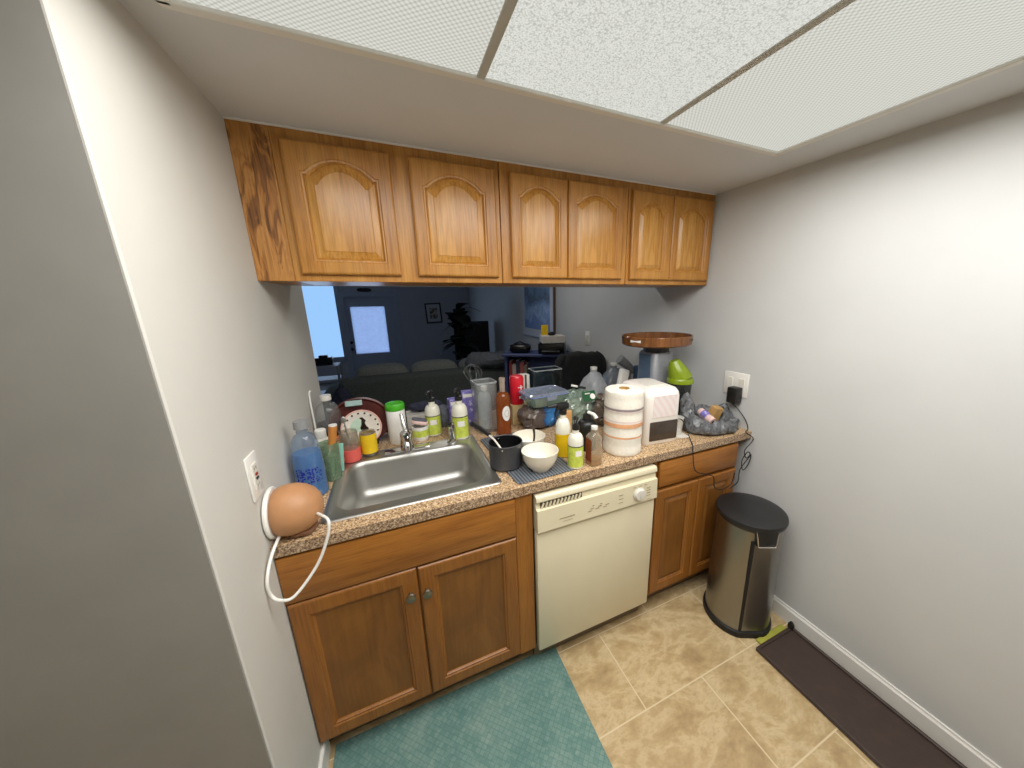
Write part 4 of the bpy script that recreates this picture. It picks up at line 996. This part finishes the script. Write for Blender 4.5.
# ------------------------------------------------------------------ living room
SF = FL2
t = thing('sofa', 'long dark grey sofa with its back to the pass-through', 'sofa', (.70, 3.35, SF))
MB().box(-.95, 1.05, -.42, .45, .05, .42, .06, 3).build('base', 'sofa', t)
MB().box(-.90, 1.00, -.45, -.22, .10, .815, .06, 3).build('backrest', 'sofa', t)
for x in (-1.0, 1.0):
    MB().box(x-.12, x+.12, -.44, .46, .05, .64, .07, 3).build('arm', 'sofa', t)
for x, w in ((-.48, .29), (.10, .29), (.68, .29)):
    MB().supere((x, -.10, .69), w, .15, .215, .55, .5, 24, 16).build('back_cushion', 'sofa_c', t)
for x in (-.93, .93):
    for y in (-.38, .40): MB().box(x-.03, x+.03, y-.03, y+.03, 0, .06).build('foot', 'black_l', t, False)
mb = MB(); mb.supere((0, 0, 0), .27, .20, .10, .7, .7, 30, 18, None, crumple_fn(51, .05, 5))
o = mb.build('blanket', 'blanket', None, True); o.location = (1.42, 3.02, SF+.90); tag(o, 'rumpled grey blanket thrown over the right end of the sofa', 'blanket')

# bookcase
t = thing('bookcase', 'low blue bookcase along the living room right wall', 'bookcase', (1.705, 2.12, SF), rotz=-.55)
HB = 1.06
mb = MB()
mb.box(-.30, -.275, -.14, .14, 0, HB).box(.275, .30, -.14, .14, 0, HB).box(-.275, .275, .125, .14, 0, HB)
for z in (.0, .33, .64): mb.box(-.275, .275, -.14, .125, z, z+.025)
mb.build('frame', 'shelf_blue', t, False)
MB().box(-.32, .32, -.16, .15, HB, HB+.025, .004, 1).build('top', 'shelf_blue', t)
Rb = Matrix.Rotation(-.55, 4, 'Z')
bl = ['red book at the left end of the blue bookcase shelf', 'cream book second from left on the blue bookcase shelf', 'dark book third from left on the blue bookcase shelf', 'rust red book fourth from left on the blue bookcase shelf', 'grey book fifth from left on the blue bookcase shelf']
x = -.262
for i in range(5):
    w_ = [.030, .04, .034, .042, .03][i]; h = [.34, .31, .35, .33, .30][i]
    p = Vector((1.705, 2.12, SF)) + Rb @ Vector((x+w_/2, -.03, .666))
    tb = thing('book', bl[i], 'book', p, 'books in the blue bookcase', -.55)
    MB().box(-w_/2, w_/2, -.09, .09, 0, h, .003, 1).build('cover', BOOKS[i], tb)
    MB().box(-w_/2+.004, w_/2-.004, -.086, .091, .003, h+.0008).build('pages', 'white_card', tb, False)
    x += w_+.002
ZT = SF+HB+.0255
p = Vector((1.705, 2.12, 0)) + Rb @ Vector((-.16, -.02, 0))
t = thing('black_case', 'black rounded case at the left end of the blue bookcase top', 'case', (p.x, p.y, ZT), rotz=-.55)
MB().supere((0, 0, .045), .11, .08, .045, .6, .6, 24, 12).build('shell', 'black_l', t)
MB().tube([(-.06, -.02, .085), (0, -.02, .11), (.06, -.02, .085)], .006, 8, 4).build('handle', 'black_l', t)
p = Vector((1.705, 2.12, 0)) + Rb @ Vector((.17, -.02, 0))
t = thing('printer', 'black box shaped printer under a white box on the blue bookcase', 'printer', (p.x, p.y, ZT), rotz=-.55)
MB().box(-.13, .13, -.11, .11, 0, .105, .01, 2).build('body', 'black_l', t)
MB().box(-.09, .09, -.16, -.10, .01, .04, .006, 1).build('tray', 'black_l', t)
t = thing('carton_box', 'white box lying on the black printer', 'box', (p.x, p.y, ZT+.1055), rotz=-.25)
MB().box(-.115, .115, -.09, .09, 0, .07, .003, 1).build('box', 'white_card', t, False)
o = MB().supere((0, 0, .018), .04, .03, .018, .8, 1, 20, 10).build('black_pouch', 'black_l', None, True, (p.x-.02, p.y-.03, ZT+.1757)); tag(o, 'small black pouch on top of the white box', 'pouch')
o = MB().box(-.035, .035, -.006, .006, 0, .10, .002, 1).build('yellow_packet', 'yellow', None, True, (p.x-.06, p.y+.05, ZT+.1757), -.3); tag(o, 'yellow packet standing on the white box by the poster', 'packet')

# chair with black jacket
t = thing('dining_chair', 'dark chair under a black jacket by the living room right wall', 'chair', (1.80, 1.62, SF), rotz=PI)
for sx in (-1, 1):
    MB().tube([(sx*.19, -.2, 0), (sx*.19, -.2, .47)], .018, 10).build('leg', 'black_l', t)
    MB().tube([(sx*.19, .19, 0), (sx*.19, .20, .47), (sx*.19, .24, 1.10)], .018, 10).build('leg', 'black_l', t)
MB().box(-.21, .21, -.22, .22, .46, .50, .012, 2).build('seat', 'black_l', t)
for z in (.75, .9, 1.03): MB().box(-.19, .19, .225, .245, z, z+.05, .004, 1).build('back_slat', 'black_l', t)
t = thing('jacket', 'black jacket hanging over the chair back beside the right wall', 'jacket', (1.80, 1.385, SF+1.12))
def jf(p):
    q = p.copy(); n = noise.noise(Vector((p.x*16, p.y*4, p.z*3+2)))
    q.y += .035*n; q.z += .03*noise.noise(Vector((p.x*9, 0, 4)))-1.1*p.x*p.x
    return q
MB().supere((0, 0, -.26), .225, .072, .32, .35, .55, 40, 24, None, jf).build('body', 'black_cl', t)
MB().tube([(.15, 0, .02), (.205, -.02, -.03), (.212, -.03, -.18), (.205, -.03, -.40)], (.04, .034), 14, 4).build('sleeve', 'black_cl', t)
MB().tube([(-.15, 0, .02), (-.205, -.02, -.03), (-.225, -.03, -.18), (-.215, -.03, -.40)], (.04, .034), 14, 4).build('sleeve', 'black_cl', t)

# poster on right wall
t = thing('framed_poster', 'blue poster in a white frame on the right wall of the living room', 'poster', (L, 2.89, 1.15))
MB().box(-.022, -.004, -.49, .49, 0, .78, .003, 1).build('frame', 'poster_w', t)
MB().box(-.024, -.0215, -.40, .40, .10, .70).build('print', 'print', t, False)
MB().box(-.026, 0, -.512, -.492, -.06, .78).build('side_edge', 'frame_edge', t, False)

# far wall picture, vent, plant, tv
t = thing('framed_picture', 'small dark framed picture on the far living room wall', 'picture', (1.245, 7.0, 1.36))
Rg = RY(-.04)
mb = MB()
for a in ((-.17, .17, .19, .22), (-.17, .17, -.22, -.19), (-.17, -.14, -.19, .19), (.14, .17, -.19, .19)): mb.box(a[0], a[1], -.025, -.002, a[2], a[3], 0, 1, Rg, (0, 0, 0))
mb.build('frame', 'frame_dk', t, False)
MB().box(-.14, .14, -.012, -.004, -.19, .19, 0, 1, Rg, (0, 0, 0)).build('mat_board', 'poster_w', t, False)
MB().box(-.08, .08, -.014, -.011, -.12, .12, 0, 1, Rg, (0, 0, 0)).build('drawing', 'sketch', t, False)
t = thing('wall_vent', 'dark oval plaque above the glazed living room door', 'plaque', (-.07, 7.0, 1.858))
MB().supere((0, -.012, 0), .13, .012, .035, .6, .8, 24, 10).build('plaque', 'black_l', t)
t = thing('potted_palm', 'dark leafy plant in the far corner of the living room', 'plant', (1.34, 4.45, SF))
MB().lathe([(0, 0), (.14, 0), (.19, .34), (.20, .36), (.17, .36), (.15, .30), (0, .30)], 28).build('pot', 'black_l', t)
MB().tube([(0, 0, .3), (.02, 0, .7), (-.01, .0, 1.0), (.0, 0, 1.45)], (.03, .018), 10, 3).build('stem', 'dark_brown', t)
rnd = random.Random(5)
for k in range(34):
    a = rnd.uniform(0, 2*PI); h = rnd.uniform(.72, 1.50); ln = rnd.uniform(.28, .48); w_ = rnd.uniform(.085, .135)
    el = rnd.uniform(.1, 1.25); d = Vector((math.cos(a)*math.cos(el), math.sin(a)*math.cos(el), math.sin(el)))
    s_ = d.cross(Vector((0, 0, 1))).normalized(); up = s_.cross(d)
    base = Vector((0, 0, h)); mb = MB(); rg = []
    for j in range(9):
        u = j/8; c = base+d*ln*u+Vector((0, 0, -.22*u*u)); ww = w_*math.sin(PI*min(1, u*.93+.05))**.8+.003
        rg.append([c-s_*ww, c+up*.006, c+s_*ww, c-up*.006])
    mb.rings(rg, True, True); mb.build('leaf', 'leaf', t)
t = thing('television', 'black television on a dark stand behind the leafy plant', 'television', (1.68, 5.0, SF))
MB().box(-.40, .33, -.2, .2, 0, .54, .01, 1).build('stand', 'black_l', t)
MB().box(-.34, .28, -.03, .03, .60, 1.26, .01, 1).build('screen', 'black_l', t)
MB().box(-.18, .18, -.11, .11, .54, .58, .005, 1).box(-.03, .03, -.02, .02, .56, .64).build('foot', 'black_l', t)

# shelf with things by the window
t = thing('tiered_shelf', 'small blue grey tiered shelf at the left end of the living room', 'shelf', (-.52, 4.2, SF))
for x in (-.3, .18):
    for y in (-.14, .14): MB().box(x-.012, x+.012, y-.012, y+.012, 0, .80).build('post', 'grey_tool', t, False)
for z in (.18, .40, .60, .78):
    MB().box(-.31, .19, -.15, .15, z, z+.022, .003, 1).build('shelf_board', 'door_paint', t)
t = thing('camera_case', 'black box on top of the tiered shelf in front of the window', 'case', (-.50, 4.2, SF+.8025))
MB().box(-.10, .10, -.07, .07, 0, .10, .012, 2).build('body', 'black_l', t)
MB().box(-.05, .05, -.04, .04, .095, .13, .01, 2).build('lid', 'black_l', t)
o = MB().supere((0, 0, .20), .15, .14, .20, .9, 1, 36, 24, None, lambda p: crumple_fn(61, .035, 8)(Vector((p.x*(1-.6*(p.z+.2)/.4), p.y*(1-.6*(p.z+.2)/.4), p.z)))).build('clothes_heap', 'navy', None, True, (-.12, 2.45, SF+.465))
tag(o, 'dark heap of clothes on a stool left of the sofa', 'clothes heap')
t = thing('stool', 'dark round stool under the heap of clothes', 'stool', (-.12, 2.45, SF))
MB().lathe([(0, .41), (.17, .41), (.18, .42), (.18, .44), (.17, .45), (0, .45)], 28).build('seat', 'black_l', t)
for k in range(4):
    a = PI/4+k*PI/2; MB().tube([(.11*math.cos(a), .11*math.sin(a), .41), (.16*math.cos(a), .16*math.sin(a), 0)], .014, 8).build('leg', 'black_l', t)

# ------------------------------------------------------------------ lights, world
def area(name, loc, sx, sy, e, col, rot=(0, 0, 0)):
    l = bpy.data.lights.new(name, 'AREA'); l.shape = 'RECTANGLE'; l.size = sx; l.size_y = sy; l.energy = e; l.color = col
    o = bpy.data.objects.new(name, l); COL.objects.link(o); o.location = loc; o.rotation_euler = rot; return o
for i in range(3):
    area('fluorescent_tubes', ((XL[i]+XL[i+1])/2, (Y0+Y1)/2, CZ-.035), .5, 1.14, 12.8, (1, .98, .95))
area('window_daylight', ((WX0+WX1)/2, 6.94, 1.25), .9, 1.4, 8, (.55, .74, 1), (-PI/2, 0, 0))
area('door_daylight', (-.05, 6.94, 1.05), .6, .9, 3.5, (.6, .76, 1), (-PI/2, 0, 0))
area('living_fill_light', (1.1, 1.7, 2.44), .4, .4, 8, (1, .96, .9))  # unseen fill light, added to brighten the living room
wd = bpy.data.worlds.new('sky'); sc.world = wd; wd.use_nodes = True
bg = wd.node_tree.nodes['Background']; bg.inputs[0].default_value = (.36, .58, 1.0, 1); bg.inputs[1].default_value = 1.22

# ------------------------------------------------------------------ camera
ROWS = [[0.912289, -0.409373, -0.011945], [-0.110301, -0.217508, -0.969806], [0.394415, 0.886061, -0.243585]]
CP = (0.3936, -1.0855, 1.594)
cam = bpy.data.cameras.new('camera'); co = bpy.data.objects.new('camera', cam); COL.objects.link(co)
X, Yd, F = (Vector(r) for r in ROWS)
m = Matrix((X, -Yd, -F)).transposed().to_4x4(); m.translation = Vector(CP); co.matrix_world = m
cam.sensor_fit = 'HORIZONTAL'; cam.sensor_width = 36; cam.lens = 338.365*36/1024
cam.shift_x = -0.03399; cam.shift_y = 0.00184; cam.clip_start = .02
sc.camera = co
vs = sc.view_settings; vs.view_transform = 'Standard'; vs.look = 'None'; vs.gamma = 1; vs.use_curve_mapping = False; vs.exposure = 0
